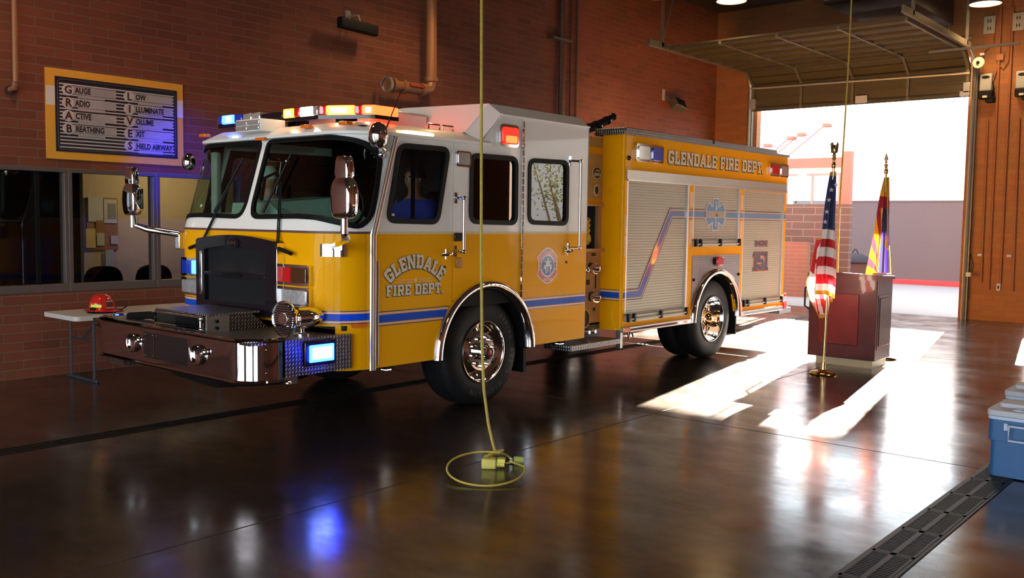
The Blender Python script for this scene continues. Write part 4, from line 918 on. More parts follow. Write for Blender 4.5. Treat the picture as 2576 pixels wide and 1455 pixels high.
# ------------------------------------------------------------------ handles, rails, lamps on the cab side
def grab(x, z0, z1, parent, y=-.085, hx=None, name='grab_rail'):
    hx = x if hx is None else hx
    g = MB().cyl((x, y, z0), (x, y, z1), .017, 12).build(name, ALU, parent)
    for z in (z0+.01, z1-.01):
        MB().tube([(hx, -.0, z), (hx, -.03, z), (x, y, z)], .014, 8).ball((x, y, z), .024, n=10, k=6).box(hx-.02, hx+.02, -.012, 0, z-.05, z+.05).build('rail_bracket', CHR, g)
grab(-.455, 1.52, 2.03, ENG, hx=-.49)
grab(1.345, 1.53, 2.47, D3, hx=1.25)
def handle(x, z, parent):
    hd = MB().tube([(x-.05, -.02, z-.005), (x, -.045, z), (x+.07, -.04, z+.012)], [.010, .014, .013], 8).build('door_handle', CHR, parent)
    MB().lathe([(0, -.03), (.022, -.028), (.03, -.01), (.03, 0)], (x, 0, z+.01), (0, 1, 0), 14).cyl((x, -.03, z-.04), (x, -.03, z+.05), .011, 8).build('handle_boss', CHR, hd)
    MB().lathe([(0, -.008), (.012, -.008), (.014, 0)], (x+.01, 0, z-.115), (0, 1, 0), 12).build('door_lock', BLK, hd)
handle(-.63, 1.50, D1); handle(1.22, 1.50, D3)
MB().box(-.50, -.40, -.02, 0, 1.62, 1.70).build('reflector_plate', BLKG, ENG, bev=.006)
MB().box(-.475, -.40, -.018, 0, 1.37, 1.47).build('handle_pocket', mat('orange_leather', (.4, .16, .02), .5), ENG, bev=.02)
# side lamps
sl = MB().skin([roundpoly(rect(.10, .385, 2.535, 2.755), .05)], SS, .03, 0).build('warning_lamp', CHR, ENG, bev=.012)
MB().skin([roundpoly(rect(.135, .36, 2.565, 2.725), .03)], SS, .045, .02).build('lamp_lens', LREDDIM, sl, bev=.012)
MB().skin([roundpoly(rect(.165, .335, 2.575, 2.645), .02)], SS, .05, .03).build('lamp_core', LREDON, sl, bev=.006)
sl = MB().skin([roundpoly(rect(-.505, -.305, 2.31, 2.455), .03)], SS, .03, 0).build('scene_lamp', CHR, ENG, bev=.01)
MB().skin([roundpoly(rect(-.485, -.33, 2.33, 2.44), .02)], SS, .036, .02).build('lamp_lens', CLRL, sl, bev=.006)
# lettering on the doors
for mp, fl, d1, d3 in ((SS, 1, D1, D3), (lambda u, v, o: SR(-u, v, o), 1, E1, E3)):
    sg = 1 if mp is SS else -1
    cx = -.985 if sg == 1 else .985
    lettering('door_lettering', 'GLENDALE', mp, cx-.335, 1.385, .125, .67, d1, arc=.42)
    lettering('door_lettering', 'FIRE', mp, cx-.35, 1.150, .098, .29, d1); lettering('door_lettering', 'DEPT.', mp, cx-.01, 1.150, .098, .355, d1)
    mb = MB()
    for z in (1.262, 1.284):
        for a, b2 in ((-.20, -.035), (.035, .20)): mb.skin([rect(cx+a, cx+b2, z, z+.006)], mp, .004, .001)
    mb.skin([[(cx-.022, 1.277), (cx, 1.250), (cx+.022, 1.277), (cx, 1.304)]], mp, .004, .001)
    mb.build('door_scroll', PINK, d1, smooth=0)
# crest on the rear door
cx, cz = .905, 1.357
def crest(k):
    base = [(0, 1), (.30, .93), (.52, .80), (.74, .62), (.92, .50), (.84, .25), (.80, 0), (.84, -.25), (.92, -.5), (.74, -.64), (.50, -.80), (.28, -.93)]
    pts = [(cx+a*.185*k, cz+b2*.19*k) for a, b2 in base]+[(cx-a*.185*k, cz+b2*.19*k) for a, b2 in base[1:][::-1]+[]]
    pts = [(cx+a*.185*k, cz+b2*.19*k) for a, b2 in base]+[(cx, cz-1*.19*k)]+[(cx-a*.185*k, cz+b2*.19*k) for a, b2 in base[:0:-1]]
    return pts
CW = mat('decal_white', (.75, .72, .68), .35, coat=.6); CRD = mat('decal_red', (.55, .05, .04), .35, coat=.6); CBL = mat('decal_blue', (.03, .10, .25), .35, coat=.6)
mb = MB().mtl(0).skin([crest(1)], SS, .003, 0).mtl(1).skin([crest(.94)], SS, .004, .003).mtl(0).skin([crest(.66)], SS, .005, .004).mtl(1).skin([crest(.62)], SS, .006, .005)
mb.mtl(0).skin([el(cx, cz, .112, .112, 28)], SS, .007, .005).mtl(2).skin([el(cx, cz, .103, .103, 28)], SS, .008, .006)
for a in (.3, 2.84, 3.44, 5.98):
    mb.mtl(0).skin([[(cx+math.cos(a+d)*r_*.185, cz+math.sin(a+d)*r_*.19) for d, r_ in ((-.03, .6), (.03, .6), (.02, .9), (-.02, .9))]], SS, .0075, .004)
for ci, (a, b2, c_, d) in enumerate(((-.05, .05, .07, -.03), (.05, .05, -.07, -.03), (0, .08, 0, -.07), (-.03, .02, -.03, -.08), (-.07, .0, .07, .0), (-.05, -.04, -.01, .05), (.05, -.04, .01, .05), (.03, .02, .04, -.08))):
    p, q = Vector((cx+a, cz+b2)), Vector((cx+c_, cz+d)); n = (q-p).orthogonal().normalized()*.006
    mb.mtl(0).skin([[tuple(p-n), tuple(q-n), tuple(q+n), tuple(p+n)]], SS, .0095+ci*.0002, .008)
CRS = mb.build('door_crest', [CW, CRD, CBL], D3, smooth=0)
for t_, z_ in (('GLENDALE', .145), ('ARIZONA', -.145)): text('crest_lettering', t_, SS, cx, cz+z_, .036, CW, D3, bold=.0006, o=.009, sx=.9)
for t_, x_, rt in (('FIRE', -.142, PI/2), ('DEPT', .142, -PI/2)): text('crest_lettering', t_, SS, cx+x_, cz, .036, CW, D3, bold=.0006, o=.009, rot=rt)
MB().box(-1.30, -1.24, -.002, .0, 1.845, 1.865).build('window_sticker', CW, D1)
# ------------------------------------------------------------------ cab interior
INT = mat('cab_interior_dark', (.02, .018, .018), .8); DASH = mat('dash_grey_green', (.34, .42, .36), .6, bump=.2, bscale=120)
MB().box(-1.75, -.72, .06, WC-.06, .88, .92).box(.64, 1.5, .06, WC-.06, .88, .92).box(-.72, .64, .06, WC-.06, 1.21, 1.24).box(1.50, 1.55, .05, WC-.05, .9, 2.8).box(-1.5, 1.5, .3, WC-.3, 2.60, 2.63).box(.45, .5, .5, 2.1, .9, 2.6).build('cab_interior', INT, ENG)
dv = [(-1.84, .50, 1.72), (-1.84, 2.30, 1.72), (-1.74, .50, 1.84), (-1.74, 2.35, 1.84), (-1.42, .50, 1.86), (-1.42, 2.40, 1.86), (-1.38, .45, 1.5), (-1.38, 2.4, 1.5)]
MB().add(dv, [(0, 1, 3, 2), (2, 3, 5, 4), (4, 5, 7, 6), (0, 2, 4, 6)]).build('dashboard', DASH, ENG, smooth=0)
ev = [(-1.68, 1.10, 1.60), (-1.68, 1.86, 1.60), (-1.64, 1.24, 1.95), (-1.64, 1.84, 1.95), (-.80, 1.10, 2.03), (-.80, 1.80, 2.03), (-.78, .60, 1.5), (-.78, 1.9, 1.5), (-1.60, .75, 1.60)]
MB().add(ev, [(0, 1, 3, 2), (2, 3, 5, 4), (4, 5, 7, 6), (2, 4, 6, 8), (0, 2, 8), (1, 7, 5, 3)]).build('engine_cover', DASH, ENG, smooth=0)
MB().tube([(-1.30, .52+.19*math.cos(a), 1.93+.17*math.sin(a)) for a in [2*PI*i/24 for i in range(24)]], .014, 8, closed=True).cyl((-1.4, .52, 1.7), (-1.3, .52, 1.93), .02, 8).build('steering_wheel', BLK, ENG)
for y, xs_ in ((.52, .28), (2.14, -.15)):
    st_ = MB().box(-.75+xs_, -.30+xs_, y-.25, y+.25, 1.30, 1.44).build('cab_seat', BLK, ENG, bev=.04)
    MB().box(-.42+xs_, -.30+xs_, y-.24, y+.24, 1.44, 2.10).build('seat_back', BLK, st_, bev=.04)
RB = mat('seat_belt_red', (.35, .02, .01), .6)
MB().tube([(-.24, .15, 2.35), (-.18, .15, 1.95), (.08, .10, 1.7)], .022, 4).tube([(-.16, .16, 2.3), (-.14, .16, 1.7)], .02, 4).build('seat_belt', RB, ENG)
MB().box(-1.62, -1.55, 2.16, 2.26, 1.8, 2.45).build('interior_post', mat('interior_grey', (.30, .30, .26), .7), ENG, bev=.02)
MB().tube([(-1.30, 1.9, 1.85), (-1.32, 1.78, 2.2), (-1.30, 1.62, 2.25), (-1.3, 1.5, 2.0)], .018, 8).build('interior_cable', BLK, ENG)
MB().cyl((-1.25, 1.55, 2.36), (-1.25, 1.8, 2.38), .012, 8).ball((-1.25, 1.50, 2.36), .03, n=8, k=5).ball((-1.25, 1.82, 2.39), .025, n=8, k=5).build('map_lamp', CHR, ENG)
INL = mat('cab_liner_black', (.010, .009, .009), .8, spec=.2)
for mp in (SS, SR):
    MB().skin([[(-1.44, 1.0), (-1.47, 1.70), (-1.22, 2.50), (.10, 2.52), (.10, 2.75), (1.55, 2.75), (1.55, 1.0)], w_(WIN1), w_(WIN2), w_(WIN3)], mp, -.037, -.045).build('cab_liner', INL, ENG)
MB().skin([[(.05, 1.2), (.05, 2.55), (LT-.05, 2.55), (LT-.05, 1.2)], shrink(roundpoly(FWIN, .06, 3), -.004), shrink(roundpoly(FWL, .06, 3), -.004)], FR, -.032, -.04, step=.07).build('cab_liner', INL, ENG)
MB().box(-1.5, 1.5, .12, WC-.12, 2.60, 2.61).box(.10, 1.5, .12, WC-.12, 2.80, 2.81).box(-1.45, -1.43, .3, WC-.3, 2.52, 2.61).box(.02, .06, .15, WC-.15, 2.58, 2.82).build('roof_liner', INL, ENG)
# ------------------------------------------------------------------ fenders and wheels
def fender(cx, zb0, zb1, r, y, name, extra=.0):
    pts = []
    for i in range(33):
        a = PI-PI*i/32; pts.append((cx+r*math.cos(a), AZ+r*math.sin(a)))
    mb = MB(); vs = []; prof = [(-.045, .02), (-.035, -.035), (-.012, -.062), (.02, -.062), (.042, -.035), (.045, .02)]
    for i, (x, z) in enumerate(pts):
        d = Vector((x-cx, z-AZ)).normalized()
        for a, b2 in prof: vs.append((x+d.x*a, y+b2, z+d.y*a))
    n = len(prof); fs = [(i*n+j, i*n+j+1, (i+1)*n+j+1, (i+1)*n+j) for i in range(32) for j in range(n-1)]
    fs += [tuple(range(n)), tuple(32*n+j for j in range(n))]
    return mb.add(vs, fs).build(name, CHR, ENG, smooth=.9)
fender(AX, .53, .53, .665, 0, 'wheel_fender')
fender(4.585, .53, .53, .64, 0, 'wheel_fender')
for cx, r in ((AX, .64), (4.585, .61)):
    rings = []
    for y in (.0, 1.15):
        rings.append([(cx+r*math.cos(PI-PI*i/24), y, AZ-.02+r*math.sin(PI-PI*i/24)) for i in range(25)])
    loft(rings, BLK, 'wheel_well'); MB().add([(cx+r*math.cos(PI-PI*i/24), 1.15, AZ-.02+r*math.sin(PI-PI*i/24)) for i in range(25)], [tuple(range(25))]).build('wheel_well_back', BLK, ENG, smooth=0)
def wheel(cx, y0, wd, dual, side):
    """y0 = outer plane, side=+1 wheel extends to +y"""
    D = (0, side, 0); c = (cx, y0, AZ)
    T = thing_w = MB().lathe([(.305, .012), (.33, .004), (.38, -.004), (.44, .0), (.49, .012), (.515, .03), (.528, .05), (.535, .09), (.535, wd-.09), (.515, wd-.03), (.44, wd), (.305, wd-.01)], c, D, 64).build('tyre', TYRE, ENG, smooth=.5)
    g = MB()
    for k in range(4):
        h_ = .10+k*(wd-.2)/3; g.lathe([(.536, h_-.006), (.537, h_), (.536, h_+.006)], c, D, 64)
    g.build('tyre_groove', BLK, T)
    if not dual:
        RM = MB().lathe([(.308, .008), (.304, -.006), (.296, -.006), (.288, .01), (.283, .06), (.268, .075), (.262, .072), (.20, .045), (.185, .03), (.10, .03), (.08, .03), (.0, .03)], c, D, 56).build('wheel_rim', CHR, T, smooth=.6)
        for i in range(10):
            a = 2*PI*i/10+.2; p = Vector((cx+.145*math.cos(a), y0, AZ+.145*math.sin(a)))
            MB().lathe([(.017, .03), (.017, -.005), (.013, -.028), (0, -.034)], p, D, 10).build('lug_nut', CHR, RM, smooth=.6)
        for i in range(10):
            a = 2*PI*i/10; p = Vector((cx+.225*math.cos(a), y0+side*.053, AZ+.225*math.sin(a))); MB().lathe([(0, -.004), (.018, -.003), (.019, .004)], p, D, 12).build('hand_hole', BLK, RM)
        hb_ = MB().lathe([(.085, .03), (.085, -.03), (.072, -.045), (.070, -.075), (.058, -.08), (.0, -.08)], c, D, 28).build('wheel_hub', CHR, RM, smooth=.6)
        MB().lathe([(.05, -.081), (.048, -.083), (0, -.083)], c, D, 20).build('hub_ring', BLK, hb_); MB().lathe([(.026, -.084), (0, -.088)], c, D, 16).build('hub_cap', REDL, hb_)
    else:
        RM = MB().lathe([(.308, .008), (.304, -.006), (.296, -.006), (.286, .012), (.278, .09), (.262, .12), (.245, .20), (.20, .225), (.12, .225), (.0, .225)], c, D, 56).build('wheel_rim', CHR, T, smooth=.6)
        for i in range(10):
            a = 2*PI*i/10+.2; p = Vector((cx+.15*math.cos(a), y0, AZ+.15*math.sin(a)))
            MB().lathe([(.017, .225), (.017, .19), (0, .165)], p, D, 10).build('lug_nut', CHR, RM, smooth=.6)
        hb_ = MB().lathe([(.10, .225), (.10, .08), (.09, .055), (.06, .02), (.03, .005), (0, .0)], c, D, 28).build('wheel_hub', mat('brass_chrome', (.80, .62, .35), .08, 1.), RM, smooth=.9)
    return T
TT = mat('tyre_lettering', (.035, .035, .035), .6)
T1 = wheel(0, .06, .385, False, 1)
def tyremap(cx, y): return lambda u, v, o: (cx+u, y-o, AZ+v)
text('tyre_lettering', '385/65R22.5', tyremap(0, .056), 0, 0, .055, TT, T1, bold=.001, o=.002, arc=None) if False else None
def arctext(txt, cx, y, rad, a0, da, size, par):
    mb = MB()
    for i, ch in enumerate(txt):
        if ch == ' ': continue
        a = a0-i*da; q = text(None, ch, lambda u, v, o: (u, v, o), 0, 0, size, None, bold=.0015)
        c_, s__ = math.cos(a-PI/2), math.sin(a-PI/2)
        vs = [(cx+rad*math.cos(a)+x*c_-yy*s__, y-.003, AZ+rad*math.sin(a)+x*s__+yy*c_) for x, yy, _ in q.v]
        mb.add(vs, q.f)
    return mb.build('tyre_lettering', TT, par, smooth=0, fix=False)
arctext('385/65', 0, .058, .415, .95, .135, .06, T1); arctext('R22.5', 0, .058, .415, -.05, .135, .06, T1)
arctext('MICHELIN', 0, .058, .415, -.95, .15, .065, T1)
wheel(0, WC-.06, .385, False, -1)
T2 = wheel(4.565, .03, .28, True, 1); wheel(4.565, .34, .28, True, 1)
wheel(4.565, WC-.03, .28, True, -1)
MB().cyl((0, .3, .53), (0, WC-.3, .53), .07, 10).cyl((4.565, .3, .53), (4.565, WC-.3, .53), .09, 10).build('axle', BLK, ENG)
MB().box(-2.3, 6.6, .85, .95, .62, .86).box(-2.3, 6.6, WC-.95, WC-.85, .62, .86).box(.9, 2.2, .7, 1.9, .45, .8).build('chassis_rail', BLK, ENG)
MB().box(.66, .70, .1, .55, .25, 1.0).build('mud_flap', BLK, ENG)
MB().box(5.255, 5.275, .04, .62, .27, .62).build('mud_flap', BLK, ENG)
for x in (-1.25, 1.25):
    q = MB().box(x-.05, x+.05, .04, .14, .505, .54).build('ground_light', BLK, ENG); MB().box(x-.03, x+.03, .05, .12, .495, .507).build('lamp_lens', mat('step_lamp_lit', (1, 1, 1), .3, em=(1, .95, .85), es=4), q)
# ------------------------------------------------------------------ rear body
B0, B1, BZ0, BZ1 = 2.30, 6.70, .60, 2.825
YB = .30
# shell with door openings; roller shutters recessed 12 mm
op = [rect(2.375, 3.80, .655, 2.305), rect(3.905, 5.20, 1.52, 2.30), rect(5.31, 6.63, .655, 2.295)]
ar = [(x, z) for x, z in arch(4.585, AZ, .60, 4.585+.5999, 4.585-.5999, 0, 24)]
shell = [(B0+.03, BZ0), (B0+.03, BZ1), (B1, BZ1), (B1, BZ0), (4.585+.60, BZ0)]+[p for p in ar if p[1] > BZ0]+[(4.585-.60, BZ0)]
BODY = MB().skin([shell]+op, SS, 0, -.05).build('rear_body_side', YEL, ENG, smooth=0)
MB().box(B0, B0+.03, .03, YB, .56, BZ1).build('body_front_panel', YEL, ENG)
MB().cyl((B0+.03, .03, BZ0-.03), (B0+.03, .03, BZ1), .032, 16).build('body_corner_post', YEL, ENG)
MB().box(B0, B1, .06, WC-.03, BZ0+.02, BZ1-.03).build('body_core', mat('body_core_dark', (.05, .05, .05), .7), ENG) if False else None
MB().box(B0+.03, B1, YB, WC-YB, 1.25, BZ1-.04).build('body_core', mat('body_core_dark', (.05, .05, .05), .7), ENG)
MB().box(B1-.04, B1, .03, WC-.03, BZ0, BZ1).build('body_rear_panel', YEL, ENG)
MB().skin([rect(B0, B1, .9, BZ1)], SR, 0, -.04).build('far_body_side', YEL, ENG)
MB().skin([rect(2.34, 6.66, 2.31, 2.425)], SS, .02, 0).build('shutter_header', mat('header_aluminium', (.55, .53, .48), .35, .8), ENG)
MB().box(2.34, 6.66, -.035, -.015, 2.298, 2.315).build('header_lip', ALU, ENG)
def shutter(x0, x1, z0, z1, nm='roller_shutter'):
    mb = MB(); n = int((z1-z0)/.032); h_ = (z1-z0)/n
    for i in range(n):
        a = z0+i*h_
        vs = [(x0, .0275, a), (x1, .0275, a), (x0, .024, a+.003), (x1, .024, a+.003), (x0, .024, a+h_-.003), (x1, .024, a+h_-.003), (x0, .0275, a+h_), (x1, .0275, a+h_)]
        mb.add(vs, [(0, 1, 3, 2), (2, 3, 5, 4), (4, 5, 7, 6)])
    sh_ = mb.build(nm, SHUT, BODY, smooth=0)
    for a, b2 in ((x0, x0+.025), (x1-.04, x1)): MB().box(a, b2, .0, .03, z0, z1).build('shutter_track', ALU, sh_)
    hb2 = MB().box(x0, x1, -.02, .02, z0-.005, z0+.075).cyl((x0+.05, -.035, z0+.03), (x1-.03, -.035, z0+.03), .012, 8).build('lift_bar', SHUT, sh_)
    k = 3
    for x in (x0+.04, x0+.16 if x1-x0 > 0 else x0, (x0+x1)/2+.05, x1-.05): MB().box(x-.022, x+.022, -.05, -.015, z0-.0, z0+.095).build('bar_clamp', BLK, sh_, bev=.006)
    return sh_
SH1 = shutter(2.375, 3.80, .655, 2.305); SH2 = shutter(3.905, 5.20, 1.52, 2.30); SH3 = shutter(5.31, 6.63, .655, 2.295)
# sweeping stripe across the body
z0, z1 = .905, 1.035; u0, u1 = 1.875, 2.0
stripe('blue_stripe', SS, [([(2.33, z0), (2.374, z0)], [(2.33, z1), (2.374, z1)])], parent=ENG)
stripe('blue_stripe', lambda u, v, o: (B0-o, u, v), [([(.03, z0), (YB, z0)], [(.03, z1), (YB, z1)])], parent=ENG)
SSr = lambda x, z, o: (x, .022-o, z)
xm = 3.76
SUNS = mat('sunset_vinyl', (.75, .25, .05), .35, coat=.8, var=.3)
lo = [(2.40, z0), (2.765, z0), (3.43, u0), (xm, u0)]; up = [(2.40, z1), (2.69, z1), (3.365, u1), (xm, u1)]
m, nt, b = nodes('sweeping_stripe_vinyl'); N, L = nt.nodes, nt.links
tc = N.new('ShaderNodeTexCoord'); sp = N.new('ShaderNodeSeparateXYZ'); L.new(tc.outputs['Object'], sp.inputs[0])
mr = N.new('ShaderNodeMapRange'); mr.inputs[1].default_value = .9; mr.inputs[2].default_value = 2.0; L.new(sp.outputs[2], mr.inputs[0])
cr = N.new('ShaderNodeValToRGB'); L.new(mr.outputs[0], cr.inputs[0]); el_ = cr.color_ramp.elements
cols = [(0, (.01, .10, .5)), (.22, (.02, .05, .40)), (.36, (.30, .05, .22)), (.42, (.75, .25, .10)), (.47, (.85, .48, .08)), (.53, (.65, .14, .12)), (.60, (.16, .05, .28)), (.72, (.05, .09, .35)), (1, (.09, .16, .38))]
el_[0].position, el_[0].color = 0, (*cols[0][1], 1); el_[1].position, el_[1].color = 1, (*cols[-1][1], 1)
for p_, c_ in cols[1:-1]: e_ = el_.new(p_); e_.color = (*c_, 1)
L.new(cr.outputs[0], b.inputs['Base Color']); b.inputs['Roughness'].default_value = .35; b.inputs['Coat Weight'].default_value = .8
stripe('sweeping_stripe', SSr, [(lo, up)], core=m, parent=SH1)
stripe('light_blue_stripe', SS, [([(3.803, u0), (3.903, u0)], [(3.803, u1), (3.903, u1)])], core=BLUE2)
for a_, b_ in ((3.93, 4.28), (4.82, 5.16)): stripe('light_blue_stripe', SSr, [([(a_, u0), (b_, u0)], [(a_, u1), (b_, u1)])], core=BLUE2, parent=SH2)
for a_, b_ in ((5.203, 5.308), (6.632, 6.70)): stripe('light_blue_stripe', SS, [([(a_, u0), (b_, u0)], [(a_, u1), (b_, u1)])], core=BLUE2)
stripe('light_blue_stripe', SSr, [([(5.335, u0), (6.59, u0)], [(5.335, u1), (6.59, u1)])], core=BLUE2, parent=SH3)
# star of life
SLB = mat('star_blue', (.10, .25, .48), .4, coat=.4)
def starp(k, cx=4.54, cz=1.94):
    mb = []
    for a in (0, 60, 120):
        t = math.radians(a); hw, hl = .052+k, .205+k
        mb.append([(cx+1.30*(x*math.cos(t)-y*math.sin(t)), cz+(x*math.sin(t)+y*math.cos(t))) for x, y in ((-hw, -hl), (hw, -hl), (hw, hl), (-hw, hl))])
    return mb
mb = MB()
for i, q in enumerate(starp(.012)): mb.mtl(0).skin([q], SSr, .004+i*.0003, .0)
for i, q in enumerate(starp(0)): mb.mtl(1).skin([q], SSr, .0055+i*.0003, .003)
mb.mtl(2).skin([rect(4.27, 4.83, 1.895, 1.985)], SSr, .007, .004)
pts = [(4.54+.022*math.sin(i*.9)*(1 if i > 2 else .5), 1.76+i*.030) for i in range(13)]
for i in range(12):
    if 1.88 < pts[i][1] < 1.98: continue
    p, q = Vector(pts[i]), Vector(pts[i+1]); n = (q-p).orthogonal().normalized()*.007
    mb.mtl(0).skin([[tuple(p-n), tuple(q-n), tuple(q+n), tuple(p+n)]], SSr, .0085, .006)
mb.mtl(0).skin([rect(4.535, 4.545, 1.77, 1.885)], SSr, .0085, .006).skin([rect(4.535, 4.545, 1.99, 2.12)], SSr, .0085, .006)
mb.build('star_emblem', [CW, SLB, SHUT], SH2, smooth=0)
text('paramedic_lettering', 'PARAMEDIC', SSr, 4.545, 1.94, .098, mat('faded_lettering', (.42, .36, .28), .5), SH2, bold=.002, o=.009, sx=.95)
# unit number
OR_ = mat('orange_outline', (.70, .20, .05), .4)
text('engine_lettering', 'ENGINE', SSr, 5.945, 1.535, .115, mat('maroon_lettering', (.10, .015, .05), .4), SH3, bold=.004, o=.005, sx=1.02)
lettering('unit_number', '151', SSr, 5.71, 1.145, .275, .47, SH3, face=NAVY, edge=OR_, sh=(-.03, -.03))
_t = 2.62/word_polys('GLENDALE FIRE DEPT.')[1]; _x = 3.25
for _w in ('GLENDALE', 'FIRE', 'DEPT.'):
    _l = word_polys(_w)[1]*_t; lettering('body_lettering', _w, SS, _x, 2.545, .165, _l, BODY); _x += _l+.62*_t
# body warning lamps
def blamp(x0, x1, lens, z0=2.53, z1=2.74, core=None):
    q = MB().skin([roundpoly(rect(x0, x1, z0, z1), .035)], SS, .035, 0).build('warning_lamp', CHR, ENG, bev=.012)
    MB().skin([roundpoly(rect(x0+.03, x1-.03, z0+.03, z1-.03), .025)], SS, .05, .02).build('lamp_lens', lens, q, bev=.012)
blamp(2.50, 2.80, CLRL); blamp(2.81, 3.10, BLUL); blamp(6.05, 6.36, REDL, 2.52, 2.715); blamp(6.37, 6.67, CLRL, 2.52, 2.715)
MB().ball((2.385, -.005, 2.56), .028, n=12, k=7).build('body_camera', BLKG, ENG)
# top rail
MB().box(B0-.04, B1+.03, -.015, .40, BZ1, BZ1+.035).build('roof_ledge', TREADB, ENG)
MB().box(B0+.18, 4.55, .10, .55, BZ1+.035, BZ1+.105).box(4.60, 6.55, .10, .55, BZ1+.035, BZ1+.105).build('roof_locker_lid', TREADB, ENG, bev=.01)
# wheel-arch tread panel
tp = [(3.91, 1.40), (5.23, 1.40), (5.23, .62), (4.585+.66, .62)]+[(x, z) for x, z in arch(4.585, AZ, .66, 4.585+.6599, 4.585-.6599, 0, 24) if z > .62]+[(3.91, .62)]
tp = [(3.915, .70), (3.915, 1.40), (5.235, 1.40), (5.235, .70)]+[(x, z) for x, z in arch(4.585, AZ, .645, 4.585+.6449, 4.585-.6449, 0, 28) if z > .70 and 3.92 < x < 5.23]
TP = MB().skin([tp], SS, .006, 0).build('tread_panel', TREAD, ENG, smooth=0)
q = MB().box(4.48, 4.70, -.03, 0, 1.28, 1.36).build('lamp_bracket', BLK, TP); MB().box(4.50, 4.68, -.055, -.02, 1.255, 1.38).build('lamp_lens', REDL, q, bev=.015)
for x, z in ((3.955, 1.09), (5.20, 1.12)): MB().ball((x, -.008, z), .022, n=8, k=5).build('fuel_cap', BLK, TP)
MB().skin([el(5.06, 1.0, .04, .04, 16)], SS, .012, 0).build('fuel_filler', BLKG, TP)
# lower rub rails
for x0, x1 in ((2.30, 3.86), (5.26, 6.60)):
    rl = MB().box(x0, x1, -.05, .0, .535, .60).build('rub_rail', ALU, ENG, bev=.006)
    MB().box(x0+.02, x1-.02, -.056, -.048, .555, .58).build('rail_insert', CHR, rl)
MB().box(2.30, 2.42, -.062, -.045, .54, .595).build('marker_light', AMBER, ENG, bev=.006)
MB().box(6.66, 6.76, -.04, .04, .55, .66).ball((6.78, .02, .60), .06, n=12, k=8).ball((6.75, .0, .75), .03, n=10, k=6).build('tail_lamp', REDL, ENG)
MB().box(6.60, 7.0, .0, WC, .47, .55).build('tail_step', TREAD, ENG)
for z0_, z1_ in ((1.42, 1.66), (1.68, 1.90)): MB().box(2.338, 2.365, -.004, 0, z0_+.0, z1_).build('reflective_tape', mat('pale_orange_tape', (.8, .5, .25), .4), ENG)
MB().box(2.335, 2.36, -.005, 0, .67, .76).build('reflector', AMBER, ENG)
for z0_, z1_ in ((1.55, 1.86), (2.02, 2.22)):
    for x in (3.815, 5.215): MB().box(x, x+.07, -.004, 0, z0_, z1_).build('reflective_tape', MC['pale_orange_tape'], ENG)
MB().box(2.45, 2.50, .1, .16, .33, .56).tube([(2.62, .12, .56), (2.66, .12, .42), (2.70, .12, .56), (2.76, .12, .44)], .012, 6).build('drain_valve', ALU, ENG)
# ------------------------------------------------------------------ pump panel between cab and body
PY = .30
PANC = mat('pump_panel_steel', (.52, .30, .13), .45, .3); PANB = mat('bronze_perforated_panel', (.50, .34, .12), .5, .4, bump=.8, bscale=90)
PP = MB().box(1.62, B0, PY, PY+.03, .62, 1.50).build('pump_panel', PANC, ENG)
MB().box(1.62, B0, PY, PY+.03, 2.03, 2.80).build('upper_panel', YEL, ENG)
p1 = MB().box(2.0, B0-.02, PY-.012, PY, 2.68, 2.79).build('louvre_panel', PANB, PP)
p2 = MB().box(2.0, B0-.02, PY-.012, PY, 2.08, 2.60).build('perforated_panel', PANB, PP)
SP_ = lambda x, z, o: (x, PY-.012-o, z)
MB().skin([el(2.16, 2.385, .085, .07)], SP_, .008, 0).mtl(1).skin([el(2.16, 2.385, .078, .063)], SP_, .010, .006).build('oval_badge', [CREAM, BLKG], PP)
text('badge_lettering', 'HALE', SP_, 2.17, 2.41, .030, CREAM, PP, bold=.001, o=.011); text('badge_lettering', 'QMAX', SP_, 2.17, 2.365, .048, CREAM, PP, bold=.002, o=.011)
MB().skin([el(2.16, 2.185, .05, .07)], SP_, .008, 0).mtl(1).skin([el(2.16, 2.185, .035, .05)], SP_, .010, .006).build('round_badge', [CREAM, BLKG], PP)
MB().box(1.62, B0, PY-.03, PY+.03, 2.0, 2.03).box(1.62, B0, PY-.06, PY+.03, 1.48, 1.51).build('compartment_shelf', PANC, ENG)
MB().box(1.62, B0, PY+.28, PY+.30, 1.51, 2.0).build('compartment_back', BLK, ENG); MB().box(2.24, B0, PY, PY+.05, 1.5, 2.03).build('compartment_jamb', PANC, ENG)
HZ = mat('yellow_hose', (.75, .55, .08), .6)
for i in range(5): MB().tube([(1.75, PY+.10, 1.58+i*.06), (2.0, PY+.02, 1.57+i*.06), (2.14, PY+.08, 1.60+i*.06)], .032, 10).build('folded_hose', HZ, ENG)
MB().ball((2.10, PY+.08, 1.62), .07, .06, .08).build('folded_hose', HZ, ENG)
def valve(x, z):
    q = MB().lathe([(0, -.02), (.055, -.015), (.06, 0)], (x, PY, z), (0, 1, 0), 18).build('valve_plate', BLKG, PP)
    MB().lathe([(.042, 0), (.042, -.06), (.055, -.065), (.055, -.12), (.04, -.125), (.0, -.125)], (x, PY, z), (.35, 1, .12), 16).build('valve_outlet', CHR, q, smooth=.6)
    for a in (0, 2.1, 4.2): MB().ball((x+.05*math.cos(a), PY-.10, z+.05*math.sin(a)), .014, n=8, k=5).build('valve_lug', CHR, q)
valve(2.10, 1.29); valve(2.12, .95)
MB().ball((1.95, PY-.05, 1.27), .045, n=12, k=8).build('gauge', CHR, PP)
MB().skin([el(1.98, .70, .10, .11)], lambda x, z, o: (x, PY-o, z), .02, 0).mtl(1).skin([el(1.98, .70, .088, .098)], lambda x, z, o: (x, PY-o, z), .022, .01).build('intake_cap', [CHR, BLKG], PP)
